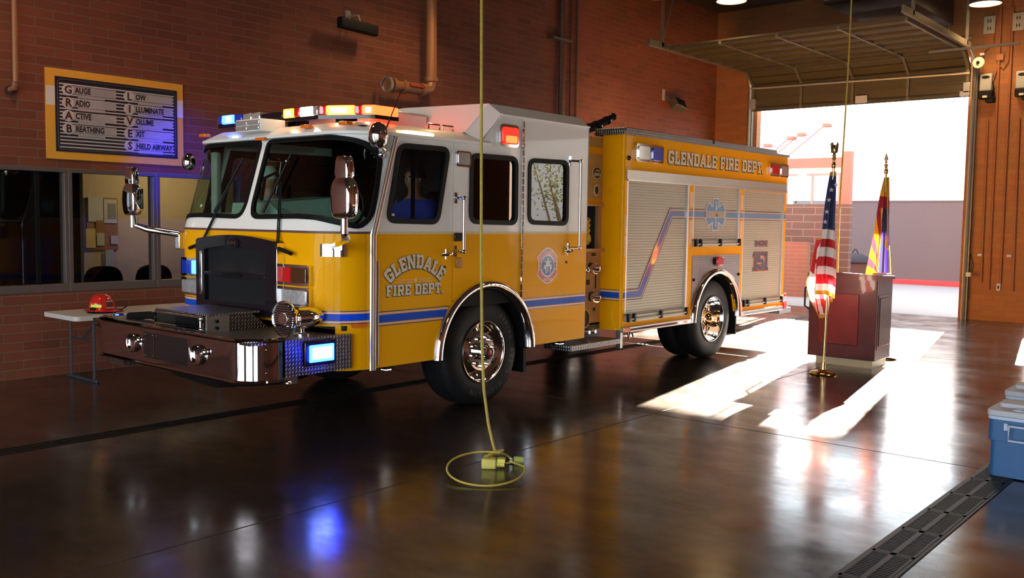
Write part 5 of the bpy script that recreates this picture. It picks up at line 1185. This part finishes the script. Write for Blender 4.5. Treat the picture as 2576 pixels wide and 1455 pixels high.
for x, z, a, b2 in ((2.15, 1.44, .04, .015), (2.18, .80, .02, .02), (2.05, 1.12, .03, .03), (2.2, 1.12, .008, .08)): MB().box(x-a, x+a, PY-.006, PY, z-b2, z+b2).build('label_plate', BLKG, PP)
for x in (1.98, 2.1): MB().lathe([(.035, 0), (.035, -.05), (.022, -.09), (0, -.09)], (x, PY, .55), (0, 1, 0), 14).build('drain_cap', CHR, PP, smooth=.6)
MB().box(1.60, B0, PY, PY+.02, .47, .64).build('kick_plate', TREADB, ENG)
MB().box(1.30, 2.24, -.03, .32, .455, .475).box(1.30, 2.24, -.04, -.025, .42, .478).box(1.28, 1.30, -.03, .32, .42, .475).build('running_board', TREAD, ENG)
MB().tube([(3.1, 1.2, 2.75), (3.1, 1.2, 3.0)], .06, 10).tube([(3.1, 1.2, 3.0), (3.35, 1.2, 3.06), (3.60, 1.2, 3.15), (3.82, 1.2, 3.24)], [.07, .06, .055, .04], 12).ball((3.42, 1.2, 3.08), .09, .085, .07).ball((3.65, 1.2, 3.17), .08, .07, .06).ball((3.80, 1.2, 3.235), .06, .055, .05).build('deck_nozzle', BLKG, ENG)
MB().box(1.62, B0+.1, PY+.03, WC-.4, .7, 2.5).build('pump_house', BLK, ENG) if False else None
MB().box(1.62, B0+.1, PY+.35, WC-.3, .6, 2.6).build('pump_house', mat('pump_house_dark', (.03, .03, .03), .7), ENG)
MB().box(1.62, B0+.1, PY+.03, PY+.36, 2.03, 2.6).box(1.62, B0+.1, PY+.03, PY+.36, .62, 1.48).build('pump_house_panel', MC['pump_house_dark'], ENG)
# ================================================================== THINGS ON THE FLOOR
TBL = thing('folding_table', 'white folding table with dark tubular legs against the brick wall', 'table', (-.9, 4.25, 0))
tx0, tx1, ty0, ty1 = -2.27, -.3, 3.80, 4.60
PLS = mat('table_plastic', (.52, .47, .44), .5)
MB().skin([roundpoly(rect(tx0, tx1, ty0, ty1), .07)], lambda u, v, o: (u, v, .74+o), 0, -.05).build('tabletop', PLS, TBL, bev=.008)
LEGM = mat('dark_grey_tube', (.05, .055, .065), .4, .4)
for x in (-2.02, -.5):
    for y in (3.92, 4.47): MB().cyl((x, y, .02), (x, y, .69), .016, 8).build('leg', LEGM, TBL)
    MB().box(x-.02, x+.02, 3.84, 4.55, 0, .03).build('foot_bar', LEGM, TBL, bev=.005); MB().cyl((x, 3.92, .45), (x, 4.47, .45), .012, 8).build('cross_bar', LEGM, TBL)
    MB().tube([(x, 4.2, .45), (x+.12, 4.2, .58), (x+.42, 4.2, .64), (x+.5, 4.2, .69)], .012, 6).build('brace', LEGM, TBL)
HLM = thing('fire_helmet', 'red fire helmet with yellow reflective tabs resting on the folding table', 'helmet', (-1.86, 4.10, .74))
HR = mat('helmet_red', (.55, .018, .012), .22, coat=1); hx, hy = -1.84, 4.10
hm_ = Matrix.Translation((hx, hy, .78)) 
mb = MB(); prof = [(.0, .165), (.04, .163), (.08, .145), (.105, .11), (.118, .06), (.122, .02), (.135, .0), (.165, -.012), (.17, -.018)]
vs = []; n = 40
for r_, z in prof:
    for j in range(n):
        a = 2*PI*j/n; k = 1+ (.28 if r_ > .13 else .06)*max(0, math.cos(a)) ; vs.append((hx+r_*1.1*k*math.cos(a), hy+r_*math.sin(a), .775+z-(.01*math.cos(a) if r_ > .13 else 0)))
mb.add(vs, [(i*n+j, i*n+(j+1) % n, (i+1)*n+(j+1) % n, (i+1)*n+j) for i in range(len(prof)-1) for j in range(n)])
HS = mb.build('helmet_shell', HR, HLM, smooth=.9)
for a0 in (0, 1.05, 2.1, 3.14, 4.2, 5.25):
    MB().tube([(hx+1.12*r_*math.cos(a0), hy+1.02*r_*math.sin(a0), .777+z) for r_, z in prof[1:6]], .006, 6).build('helmet_rib', HR, HS)
YT = mat('lime_reflective_tab', (.75, .85, .05), .4, em=(.8, 1, .05), es=.0)
for a0 in (3.6, 4.05):
    c0 = Vector((hx+.135*math.cos(a0), hy+.125*math.sin(a0), .82)); rm = Matrix.Translation(c0) @ Matrix.Rotation(a0+PI/2, 4, 'Z'); MB().box(-.03, .03, -.004, .004, -.016, .016, rm).build('reflective_tab', YT, HLM)
a0 = 4.9; rm = Matrix.Translation((hx+.135*math.cos(a0), hy+.128*math.sin(a0), .83)) @ Matrix.Rotation(a0+PI/2, 4, 'Z') @ Matrix.Rotation(-.25, 4, 'X')
hs_ = MB().box(-.045, .045, -.006, .003, -.045, .055, rm).build('front_shield', mat('shield_dark_red', (.12, .01, .01), .5), HLM, bev=.01)
def shm(u, v, o): return tuple(rm @ Vector((u, -.006-o, v)))
text('shield_lettering', 'CAPTAIN', shm, 0, .038, .020, CREAM, HLM, bold=.0006); text('shield_lettering', 'GLENDALE', shm, 0, -.033, .019, CREAM, HLM, bold=.0006)
MB().lathe([(.155, 0), (.15, .012), (.11, .02), (.11, 0)], (hx, hy, .741), (0, 0, 1), 28).build('helmet_liner', BLK, HLM); MB().ball((hx-.12, hy-.05, .775), .04, .05, .035, 10, 6).build('ear_flap', BLK, HLM)
MB().tube([(hx+.17, hy, .765), (hx+.24, hy+.02, .76), (hx+.29, hy, .79)], .007, 6).build('eye_shield_clip', BLK, HLM)
# ------------------------------------------------------------------ yellow cords
YC = mat('yellow_cord_jacket', (.40, .30, .04), .55, var=.3, vscale=30, bump=.4, bscale=60); YBX = mat('yellow_rubber_box', (.55, .47, .10), .6, var=.12, bump=.3)
CD = thing('hanging_extension_cord', 'yellow drop cord hanging from the ceiling with its coil and outlet box on the floor', 'cord', (-1.6, -1.35, 0))
MB().tube([(-1.62, -1.30, ZC), (-1.61, -1.32, 4), (-1.60, -1.345, 1.6), (-1.595, -1.36, .9), (-1.585, -1.375, .55), (-1.57, -1.41, .30), (-1.56, -1.45, .15), (-1.555, -1.47, .09)], .011, 8).build('drop_cord', YC, CD, smooth=1)
k0 = Vector((-1.555, -1.47, .085))
MB().tube([k0+Vector((-.04, .03, -.02)), k0, k0+Vector((.03, -.06, .02))], .010, 6).tube([k0+Vector((-.06, .06, -.035)), k0+Vector((0, 0, -.01)), k0+Vector((.02, -.05, .0))], .010, 6).ball(k0, .022, n=8, k=6).build('cord_knot', YC, CD, smooth=1)
lc = Vector((-1.70, -1.60)); 
lp = []
for i in range(44):
    t = i/43; a = .15+t*(2*PI-.55); lp.append((lc.x+.315*math.cos(a)+.0, lc.y+.315*math.sin(a), .012))
# orient the loop: camera right axis / depth axis
cp = []
ra = Vector((math.sin(YAW), -math.cos(YAW))); da = Vector((math.cos(YAW), math.sin(YAW)))
lc = Vector((-1.72, -1.585))
def LP(u, v, z=.012): q = lc+ra*u+da*v; return (q.x, q.y, z)
fc = Vector((-1.874, -1.665))
def LC(t): u, v = .277*math.cos(t), .27*math.sin(t); q = fc+ra*u+da*v; return (q.x, q.y, .012+.10*(v+.27)/.54)
loop = [LP(.10, .075, .035), LP(.15, .05, .05)]+[LC(.12-(.12+PI+1.9)*i/44) for i in range(45)]+[LP(.10, .27, .05), LP(.15, .20, .03)]
MB().tube(loop, .008, 7).build('cord_coil', YC, CD, smooth=1)
bm_ = Matrix.Translation((lc.x-ra.x*.022+da.x*.06, lc.y-ra.y*.022+da.y*.06, .0)) @ Matrix.Rotation(YAW-PI/2-.02, 4, 'Z')
OBX = MB().box(-.055, .055, -.04, .04, .0, .075, bm_).build('outlet_box', YBX, CD, bev=.012)
MB().cyl(bm_ @ Vector((0, 0, .07)), k0+Vector((0, 0, -.01)), .008, 6).build('box_tail', YC, CD)
MB().cyl(bm_ @ Vector((.055, 0, .035)), bm_ @ Vector((.115, 0, .035)), .024, 12).cyl(bm_ @ Vector((.07, 0, .035)), bm_ @ Vector((.078, 0, .035)), .028, 12).box(.06, .12, -.03, .03, .045, .075, bm_).build('plug', mat('yellow_plug', (.62, .58, .08), .5), CD, bev=.004)
pe = Vector(LP(.15, .20, .028)); pd = Vector((ra.x, ra.y, 0))
pg = MB().cyl(pe+pd*.01, pe+pd*.075, .026, 12).cyl(pe+pd*.03, pe+pd*.04, .029, 12).cyl(pe+pd*.075, pe+pd*.085, .023, 12).build('connector', mat('lime_plug', (.42, .50, .10), .5), CD)
for s_ in (-.008, .008): MB().cyl(pe+Vector((0, 0, s_)), pe-pd*.022+Vector((0, 0, s_)), .003, 6).build('prong', CHR, pg)
C2 = tag(MB().tube([(6.76, -.86, ZC), (6.78, -.83, 4), (6.80, -.78, 2.2), (6.82, -.78, .6)], .012, 7).build('distant_drop_cord', YC), 'yellow drop cord hanging behind the american flag', 'cord')
# ------------------------------------------------------------------ lectern
WD = mat('cherry_wood', (.065, .013, .011), .4, coat=.15, spec=.2, var=.35, vscale=6); WDP = mat('cherry_panel', (.11, .011, .009), .4, coat=.15, spec=.2, var=.3, vscale=6)
LE = thing('lectern', 'dark cherry wood lectern with panelled sides standing in the sunlight', 'lectern', (5.5, -1.48, 0))
lx0, lx1, ly0, ly1 = 5.20, 5.78, -1.92, -1.04
MB().box(lx0, lx1, ly0, ly1, .10, 1.14).build('lectern_body', WD, LE, bev=.008)
MB().box(lx0+.05, lx1-.03, ly0+.04, ly1-.10, 0, .10).build('plinth', mat('light_plinth', (.42, .33, .19), .5), LE)
MB().box(lx0-.015, lx0, ly0+.22, ly1-.14, .28, .94).build('front_panel', WDP, LE, bev=.006); MB().box(lx0+.10, lx1-.10, ly0-.014, ly0, .28, .90).build('side_panel', WD, LE, bev=.008); MB().box(lx0+.06, lx1-.06, ly0-.006, ly0, .24, .94).build('side_moulding', WDP, LE)
tp_ = [(lx0-.03, ly0-.02, 1.13), (lx0-.03, ly1+.02, 1.13), (lx1+.02, ly1+.02, 1.13), (lx1+.02, ly0-.02, 1.13), (lx0-.03, ly0-.02, 1.20), (lx0-.03, (ly0+ly1)/2+.0, 1.215), (lx0-.03, ly1+.02, 1.19), (lx1+.02, ly1+.02, 1.17), (lx1+.02, ly0-.02, 1.17)]
MB().add(tp_, [(0, 1, 2, 3), (0, 1, 6, 5, 4), (1, 2, 7, 6), (2, 3, 8, 7), (3, 0, 4, 8), (4, 5, 6, 7, 8)]).build('lectern_top', WD, LE, smooth=0)
MB().tube([(5.30, ly1+.0, 1.05), (5.30, ly1+.10, .98), (5.30, ly1+.10, .74), (5.30, ly1, .68)], .014, 8).build('side_handle', BLK, LE)
MB().box(lx1-.2, lx1+.0, ly0+.02, ly0+.2, 1.175, 1.205).build('reading_lamp_pad', PAPER, LE)
# ------------------------------------------------------------------ flags
BRS = mat('brass', (.70, .52, .22), .18, 1.)
def cloth(name, col, tr=.45, em=None):
    m = bpy.data.materials.new(name); m.use_nodes = True; nt = m.node_tree; N, L = nt.nodes, nt.links; b = N['Principled BSDF']
    tc = N.new('ShaderNodeTexCoord'); nz = N.new('ShaderNodeTexNoise'); nz.inputs['Scale'].default_value = 60; L.new(tc.outputs['Object'], nz.inputs['Vector'])
    bp = N.new('ShaderNodeBump'); bp.inputs['Strength'].default_value = .15; L.new(nz.outputs['Fac'], bp.inputs['Height']); L.new(bp.outputs[0], b.inputs['Normal'])
    b.inputs['Base Color'].default_value = list(col)+[1]; b.inputs['Roughness'].default_value = .55
    t_ = N.new('ShaderNodeBsdfTranslucent'); t_.inputs[0].default_value = list(col)+[1]; mx = N.new('ShaderNodeMixShader'); mx.inputs[0].default_value = tr
    L.new(b.outputs[0], mx.inputs[1]); L.new(t_.outputs[0], mx.inputs[2]); L.new(mx.outputs[0], N['Material Output'].inputs[0]); return m
FRED = cloth('flag_red', (.42, .012, .018), .3); FWH = cloth('flag_white', (.66, .62, .60), .3); FNV = cloth('flag_navy', (.015, .02, .08), .2); FGD = cloth('flag_gold', (.48, .24, .01), .15); FYE = cloth('flag_yellow', (.60, .26, .004), .2); FPU = cloth('flag_purple', (.014, .006, .07), .15); FMR = cloth('flag_maroon', (.20, .006, .02), .2)
def flagpole(base, top, orn, label, tag_):
    t = thing('flagpole', label, 'flagpole', base)
    b_, t_ = Vector(base), Vector(top)
    MB().cyl(b_+Vector((0, 0, .03)), t_, .014, 12).build('pole', BRS, t); MB().lathe([(0, .0), (.16, .0), (.165, .012), (.15, .03), (.06, .05), (.03, .06), (.026, .15), (.0, .15)], b_, (0, 0, 1), 32).build('pole_base', BRS, t, smooth=.9)
    d = (t_-b_).normalized()
    MB().lathe([(.014, 0), (.026, .01), (.026, .05), (.018, .06), (.018, .10), (.03, .12), (.0, .14)], t_, d, 14).build('pole_ferrule', BRS, t, smooth=.9)
    tt = t_+d*.13
    if orn == 'eagle':
        mb = MB().ball(tt+Vector((0, 0, .09)), .028, .03, .06, 10, 7).ball(tt+Vector((-.02, .025, .155)), .02, n=8, k=6).tube([tt+Vector((-.03, .035, .155)), tt+Vector((-.04, .05, .145))], [.008, .002], 6)
        for s_ in (-1, 1): mb.add([tt+Vector((0, 0, .12)), tt+Vector((.02, -.03*s_, .19)), tt+Vector((.0, -.05*s_, .15)), tt+Vector((.0, -.04*s_, .05)), tt+Vector((0, 0, .06)), tt+Vector((.02, -.03*s_, .11))], [(0, 1, 2), (0, 2, 5), (5, 2, 3), (5, 3, 4), (0, 5, 4)])
        mb.ball(tt+Vector((0, 0, .02)), .025, n=8, k=6).build('eagle_finial', mat('aged_brass', (.30, .25, .12), .3, 1.), t)
    else:
        MB().lathe([(0, .0), (.02, .02), (.012, .04), (.03, .06), (.0, .16)], tt, d, 4).build('spear_finial', mat('aged_brass', (.30, .25, .12), .3, 1.), t)
    return t
def drape(name, outline, pattern, mats, label, base, fold=.05, nf=3, ph=0, rows=90, cols=40, group=None):
    """outline(v) -> (left, right) offsets along the camera-independent cloth axis; hangs as folded sheet with real depth"""
    A = Vector((.62, -.785, 0)); B = Vector((.785, .62, 0)); vs = []; mb = MB()
    for i in range(rows+1):
        v = i/rows; l, r, z_ = outline(v)
        for j in range(cols+1):
            u = j/cols; x = l+(r-l)*u; wv = (r-l); zz = z_(u) if callable(z_) else z_
            dep = fold*(.35+.65*v)*math.sin(u*nf*2*PI+ph+v*1.4)+.02*math.sin(v*9+u*4)
            vs.append(Vector(base)+A*x+B*dep+Vector((0, 0, zz)))
    fs = []; mi = []
    for i in range(rows):
        for j in range(cols):
            fs.append((i*(cols+1)+j, i*(cols+1)+j+1, (i+1)*(cols+1)+j+1, (i+1)*(cols+1)+j)); mi.append(pattern((j+.5)/cols, (i+.5)/rows))
    mb.v = [tuple(p) for p in vs]; mb.f = [list(f) for f in fs]; mb.mi = mi
    return mb.build(name, mats, None, smooth=3.0, fix=False)
fb, ft = (4.36, -1.60, 0), (4.30, -1.655, 2.50)
flagpole(fb, ft, 'eagle', 'brass flagpole with eagle finial on round base beside the lectern', 1)
# american flag : upper fold (canton + bars) and lower fold (slanting bars)
def us_out(v):
    z = 2.46-v*1.48
    l = -.035-.11*v-.02*math.sin(v*3); r = .030+.055*min(1, v*1.2)
    return l, r, (lambda u: z+.03*math.sin(u*3)*v-.05*(u)*v)
def us_pat(u, v):
    if v > .965: return 3
    if v < .03: return 3
    if v < .47: return 2
    k = int((v-.47)/.073); return 1 if k % 2 == 0 else 0
USF = thing('american_flag', 'american flag with gold fringe hanging in folds from the nearer brass pole', 'flag', (4.33, -1.62, 1.6))
f1 = drape('flag_canton_fold', us_out, us_pat, [FRED, FWH, FNV, FGD], None, (4.275, -1.663, 0), .035, 2, .4); f1.parent = USF; f1.location = -Vector(USF.location)
def us_out2(v):
    l = -.12-.10*min(1, v*1.5)+.09*max(0, v-.72)*2.4; r = .045+.075*v-.06*max(0, v-.8)
    return l, r, (lambda u: 1.66-v*(.78+.20*math.sin(PI*min(1, u*1.1))))
def us_pat2(u, v):
    if v > .95 or u < .03 or u > .975 or v < .02: return 3
    if u < .14: return 0 if v < .5 else 1
    k = int((u*1.5+v*1.9+10)/.30) if v < .35 else int((u*2.6-v*.7+10)/.30); return k % 2
f2 = drape('flag_lower_fold', us_out2, us_pat2, [FRED, FWH, FNV, FGD], None, (4.40, -1.57, 0), .05, 2, 1.2); f2.parent = USF; f2.location = -Vector(USF.location)
# stars on the canton
def star5(cx, cz, r_, dep):
    A = Vector((.62, -.785, 0)); B = Vector((.785, .62, 0)); pts = []
    for k in range(10):
        a = PI/2+k*PI/5; q = r_ if k % 2 == 0 else r_*.42; pts.append(Vector((4.275, -1.663, 0))+A*(cx+q*math.cos(a))+Vector((0, 0, cz+q*math.sin(a)))+B*dep)
    return pts
for cx, cz in ((-.075, 1.98), (-.09, 1.86), (-.03, 2.24), (-.055, 2.12), (.02, 2.30)): MB().add(star5(cx, cz, .032, -.055), [tuple(range(10))]).build('flag_star', FWH, USF, smooth=0)
fb2, ft2 = (6.25, -1.70, 0), (5.80, -1.765, 2.50)
flagpole(fb2, ft2, 'spear', 'brass flagpole with spear tip standing behind the lectern', 2)
def az_out(v):
    l = -.03-.20*v**.9; r = .03+.10*min(1, v*1.1)-.10*max(0, v-.75)
    return l, r, (lambda u: 2.46-v*1.50-(.12*u*v))
def az_pat(u, v):
    if v > .975: return 0
    if v < .16: return 0
    if v < .26: return 1
    if abs(u-(.86-.2*(v-.5))) < .025 and v > .3 and v < .6: return 0
    if u > .97 and v > .55: return 0
    if v > .66 and abs(u-(1.35-(v-.66)*2.2)) < .035: return 0
    if u > .50 or (v < .38 and u > .3): return 3 if u > .68 else 4
    # rays fanning from lower middle
    a = math.atan2((.82-v)*1.5, .60-u); k = int((a+3.3)/.20); return 2 if k % 2 == 0 else 1 if v < .5 else (2 if k % 2 == 0 else 5)
AZF = thing('arizona_flag', 'flag with yellow and red rays and blue field hanging from the pole behind the lectern', 'flag', (5.82, -1.77, 1.6))
f3 = drape('flag_cloth', az_out, az_pat, [FGD, FMR, FYE, FPU, FNV, FRED], None, (5.82, -1.77, 0), .05, 2, .8, rows=110, cols=60); f3.parent = AZF; f3.location = -Vector(AZF.location)
q0 = Vector((5.80, -1.79, 2.42)); MB().tube([q0, q0+Vector((-.05, -.03, -.4)), q0+Vector((-.07, -.05, -.72))], .008, 6).tube([q0+Vector((-.07, -.05, -.72)), q0+Vector((-.07, -.05, -.88))], [.012, .022], 8).build('flag_cord', FGD, AZF)
# ------------------------------------------------------------------ coolers
CB = mat('cooler_blue', (.015, .085, .23), .45, var=.08, bump=.1, bscale=150); CLD = mat('cooler_lid_grey', (.40, .42, .47), .5, var=.06)
CT = mat('cooler_trim', (.42, .48, .60), .5)
def cooler(x, y, label, w_=.74, d=.40, h=.44):
    Zb = .0085
    t = thing('cooler', label, 'cooler', (x, y, 0), 'blue coolers on the floor at the right edge')
    # near long face at x, corner at y, extends to -y and +x
    def rr_(k, z): return [(x+k, y-k, z), (x+d-k, y-k, z), (x+d-k, y-w_+k, z), (x+k, y-w_+k, z)]
    mb = MB().skin([roundpoly(rect(y-w_+.025, y-.025, x+.025, x+d-.025), .05)], lambda u, v, o: (v, u, o), h*.66, Zb)
    mb.build('cooler_tub', CB, t, bev=.012)
    MB().skin([roundpoly(rect(y-w_+.01, y-.01, x+.01, x+d-.01), .05)], lambda u, v, o: (v, u, o), h, h*.62).build('cooler_band', CB, t, bev=.01)
    MB().skin([roundpoly(rect(y-w_+.005, y-.005, x+.005, x+d-.005), .05)], lambda u, v, o: (v, u, o), h+.012, h-.012).build('tub_rim', CT, t, bev=.004)
    LD = MB().skin([roundpoly(rect(y-w_, y, x, x+d), .05)], lambda u, v, o: (v, u, o), h+.055, h+.015).build('cooler_lid', CLD, t, bev=.014)
    MB().skin([roundpoly(rect(y-w_+.04, y-.04, x+.18, x+d-.02), .04)], lambda u, v, o: (v, u, o), h+.085, h+.05).build('lid_step', CLD, LD, bev=.012)
    for yy in (y-.20, y-.45): MB().lathe([(.045, 0), (.045, .012), (.035, .012), (.035, .0)], (x+.09, yy, h+.055), (0, 0, 1), 18).build('cup_recess', CLD, LD)
    MB().tube([(x-.012, y-.14, h*.90), (x-.03, y-.16, h*.90), (x-.03, y-.16, h*.66), (x-.03, y-w_+.16, h*.66), (x-.03, y-w_+.16, h*.90)], .008, 6, closed=False).tube([(x-.03, y-.16, h*.90), (x-.03, y-w_+.16, h*.90)], .008, 6).build('swing_handle', CT, t)
    MB().box(x-.02, x+.01, y-.15, y-.125, h*.82, h*.93).build('handle_hinge', CT, t)
cooler(.66, -4.30, 'blue cooler with grey lid standing on the trench drain, nearest the camera')
cooler(1.62, -4.20, 'second cooler whose grey lid shows just behind the nearest blue cooler')
cooler(2.75, -4.20, 'farthest cooler, only a corner of its pale lid in the frame')
# ------------------------------------------------------------------ people in the cab
SKN = mat('skin_tone', (.45, .20, .12), .5); SHB = mat('royal_blue_polo', (.02, .05, .40), .8, sheen=.3); SHW = mat('pale_blue_shirt', (.30, .42, .60), .8); GRY = mat('grey_cap_cloth', (.38, .40, .36), .8); HAIR = mat('dark_hair', (.03, .02, .012), .7); PNT = mat('dark_trousers', (.02, .02, .03), .8)
def person(x, y, zs, label, shirt, hat, hatm, lean=0.):
    """seated, facing -x. zs seat height"""
    t = thing('person', label, 'person', (x, y, zs))
    def P(a, b_, c): return (x+a, y+b_, zs+c)
    me = bpy.data.meshes.new('body'); J = dict(pel=P(0, 0, .10), wst=P(.0, 0, .26), ch=P(-.01, 0, .42), nb=P(-.01, 0, .55), nk=P(-.02, 0, .62), hd=P(-.03, 0, .70), ht=P(-.03, 0, .82))
    names_ = list(J); V = [J[k] for k in names_]; Rr = [.13, .12, .13, .09, .055, .07, .08]; E_ = [(i, i+1) for i in range(6)]
    for s_ in (-1, 1):
        b0 = len(V); V += [P(-.01, .18*s_, .50), P(-.05, .25*s_, .26), P(-.28, .20*s_, .20), P(-.38, .16*s_, .24)]; Rr += [.05, .045, .036, .030]; E_ += [(3, b0), (b0, b0+1), (b0+1, b0+2), (b0+2, b0+3)]
        b1 = len(V); V += [P(-.05, .10*s_, .08), P(-.46, .12*s_, .10), P(-.48, .12*s_, -.35)]; Rr += [.09, .065, .05]; E_ += [(0, b1), (b1, b1+1), (b1+1, b1+2)]
        for f_ in range(5):
            b2 = len(V); a_ = (f_-2)*.016; V += [P(-.42-.01*(f_ % 2), .16*s_+a_, .25), P(-.46, .16*s_+a_*1.15, .25-.012*f_/2)]; Rr += [.009, .008]; E_ += [(b0+3, b2), (b2, b2+1)]
    me.from_pydata(V, E_, []); bo = bpy.data.objects.new('body', me); COL.objects.link(bo); bo.parent = t; bo.location = -Vector(t.location)
    sk = bo.modifiers.new('skin', 'SKIN')
    if not me.skin_vertices: bm = bmesh.new(); bm.from_mesh(me); bm.verts.layers.skin.verify(); bm.to_mesh(me); bm.free()
    for i, r_ in enumerate(Rr): me.skin_vertices[0].data[i].radius = (r_, r_*(1.15 if i < 4 else 1))
    me.skin_vertices[0].data[0].use_root = True
    sb_ = bo.modifiers.new('sub', 'SUBSURF'); sb_.levels = 2; sb_.render_levels = 2
    me.materials.append(SKN); 
    # clothing: shirt and trousers over the body
    mb = MB(); pr = [(.0, .04), (.175, .06), (.165, .20), (.17, .34), (.185, .44), (.16, .54), (.085, .585), (.07, .61), (.0, .61)]; n = 24; vs = []
    for r_, z in pr:
        for j in range(n): a = 2*PI*j/n; vs.append(P(r_*.78*math.cos(a)-.01, r_*1.22*math.sin(a), z))
    mb.add(vs, [(i*n+j, i*n+(j+1) % n, (i+1)*n+(j+1) % n, (i+1)*n+j) for i in range(len(pr)-1) for j in range(n)])
    for s_ in (-1, 1): mb.tube([P(-.01, .15*s_, .52), P(-.03, .235*s_, .40), P(-.06, .26*s_, .25)], [.095, .092, .082], 14)
    mb.build('shirt', shirt, t, smooth=1.2)
    mb = MB().tube([P(0, -.09, .10), P(-.48, -.12, .12), P(-.49, -.12, -.36)], [.11, .085, .07], 12).tube([P(0, .09, .10), P(-.48, .12, .12), P(-.49, .12, -.36)], [.11, .085, .07], 12); mb.build('trousers', PNT, t, smooth=1.2)
    # head
    H = MB(); H.ball(P(-.035, 0, .765), .098, .078, .118, 20, 14); H.ball(P(-.132, 0, .755), .016, .012, .022, 8, 6)
    for s_ in (-1, 1): H.ball(P(-.03, .08*s_, .76), .014, .01, .026, 8, 6)
    hd = H.build('head', SKN, t, smooth=1.5)
    for s_ in (-1, 1): MB().ball(P(-.118, .030*s_, .78), .012, n=8, k=6).build('eye', BLK, hd)
    MB().box(x-.134, x-.118, y-.024, y+.024, zs+.712, zs+.718).build('mouth', mat('lip', (.3, .08, .06), .5), hd)
    if hat: MB().lathe([(.0, .135), (.05, .125), (.088, .085), (.102, .03), (.104, -.005)], P(-.02, 0, .775), (0, 0, 1), 22).build('hair', hatm, t, smooth=1.2)
    return t
person(-.48, .52, 1.44, 'person in a royal blue polo shirt sitting behind the driver window', SHB, True, HAIR)
person(-.98, 2.16, 1.44, 'person with grey hair and pale blue shirt sitting behind the windshield', SHW, True, GRY)
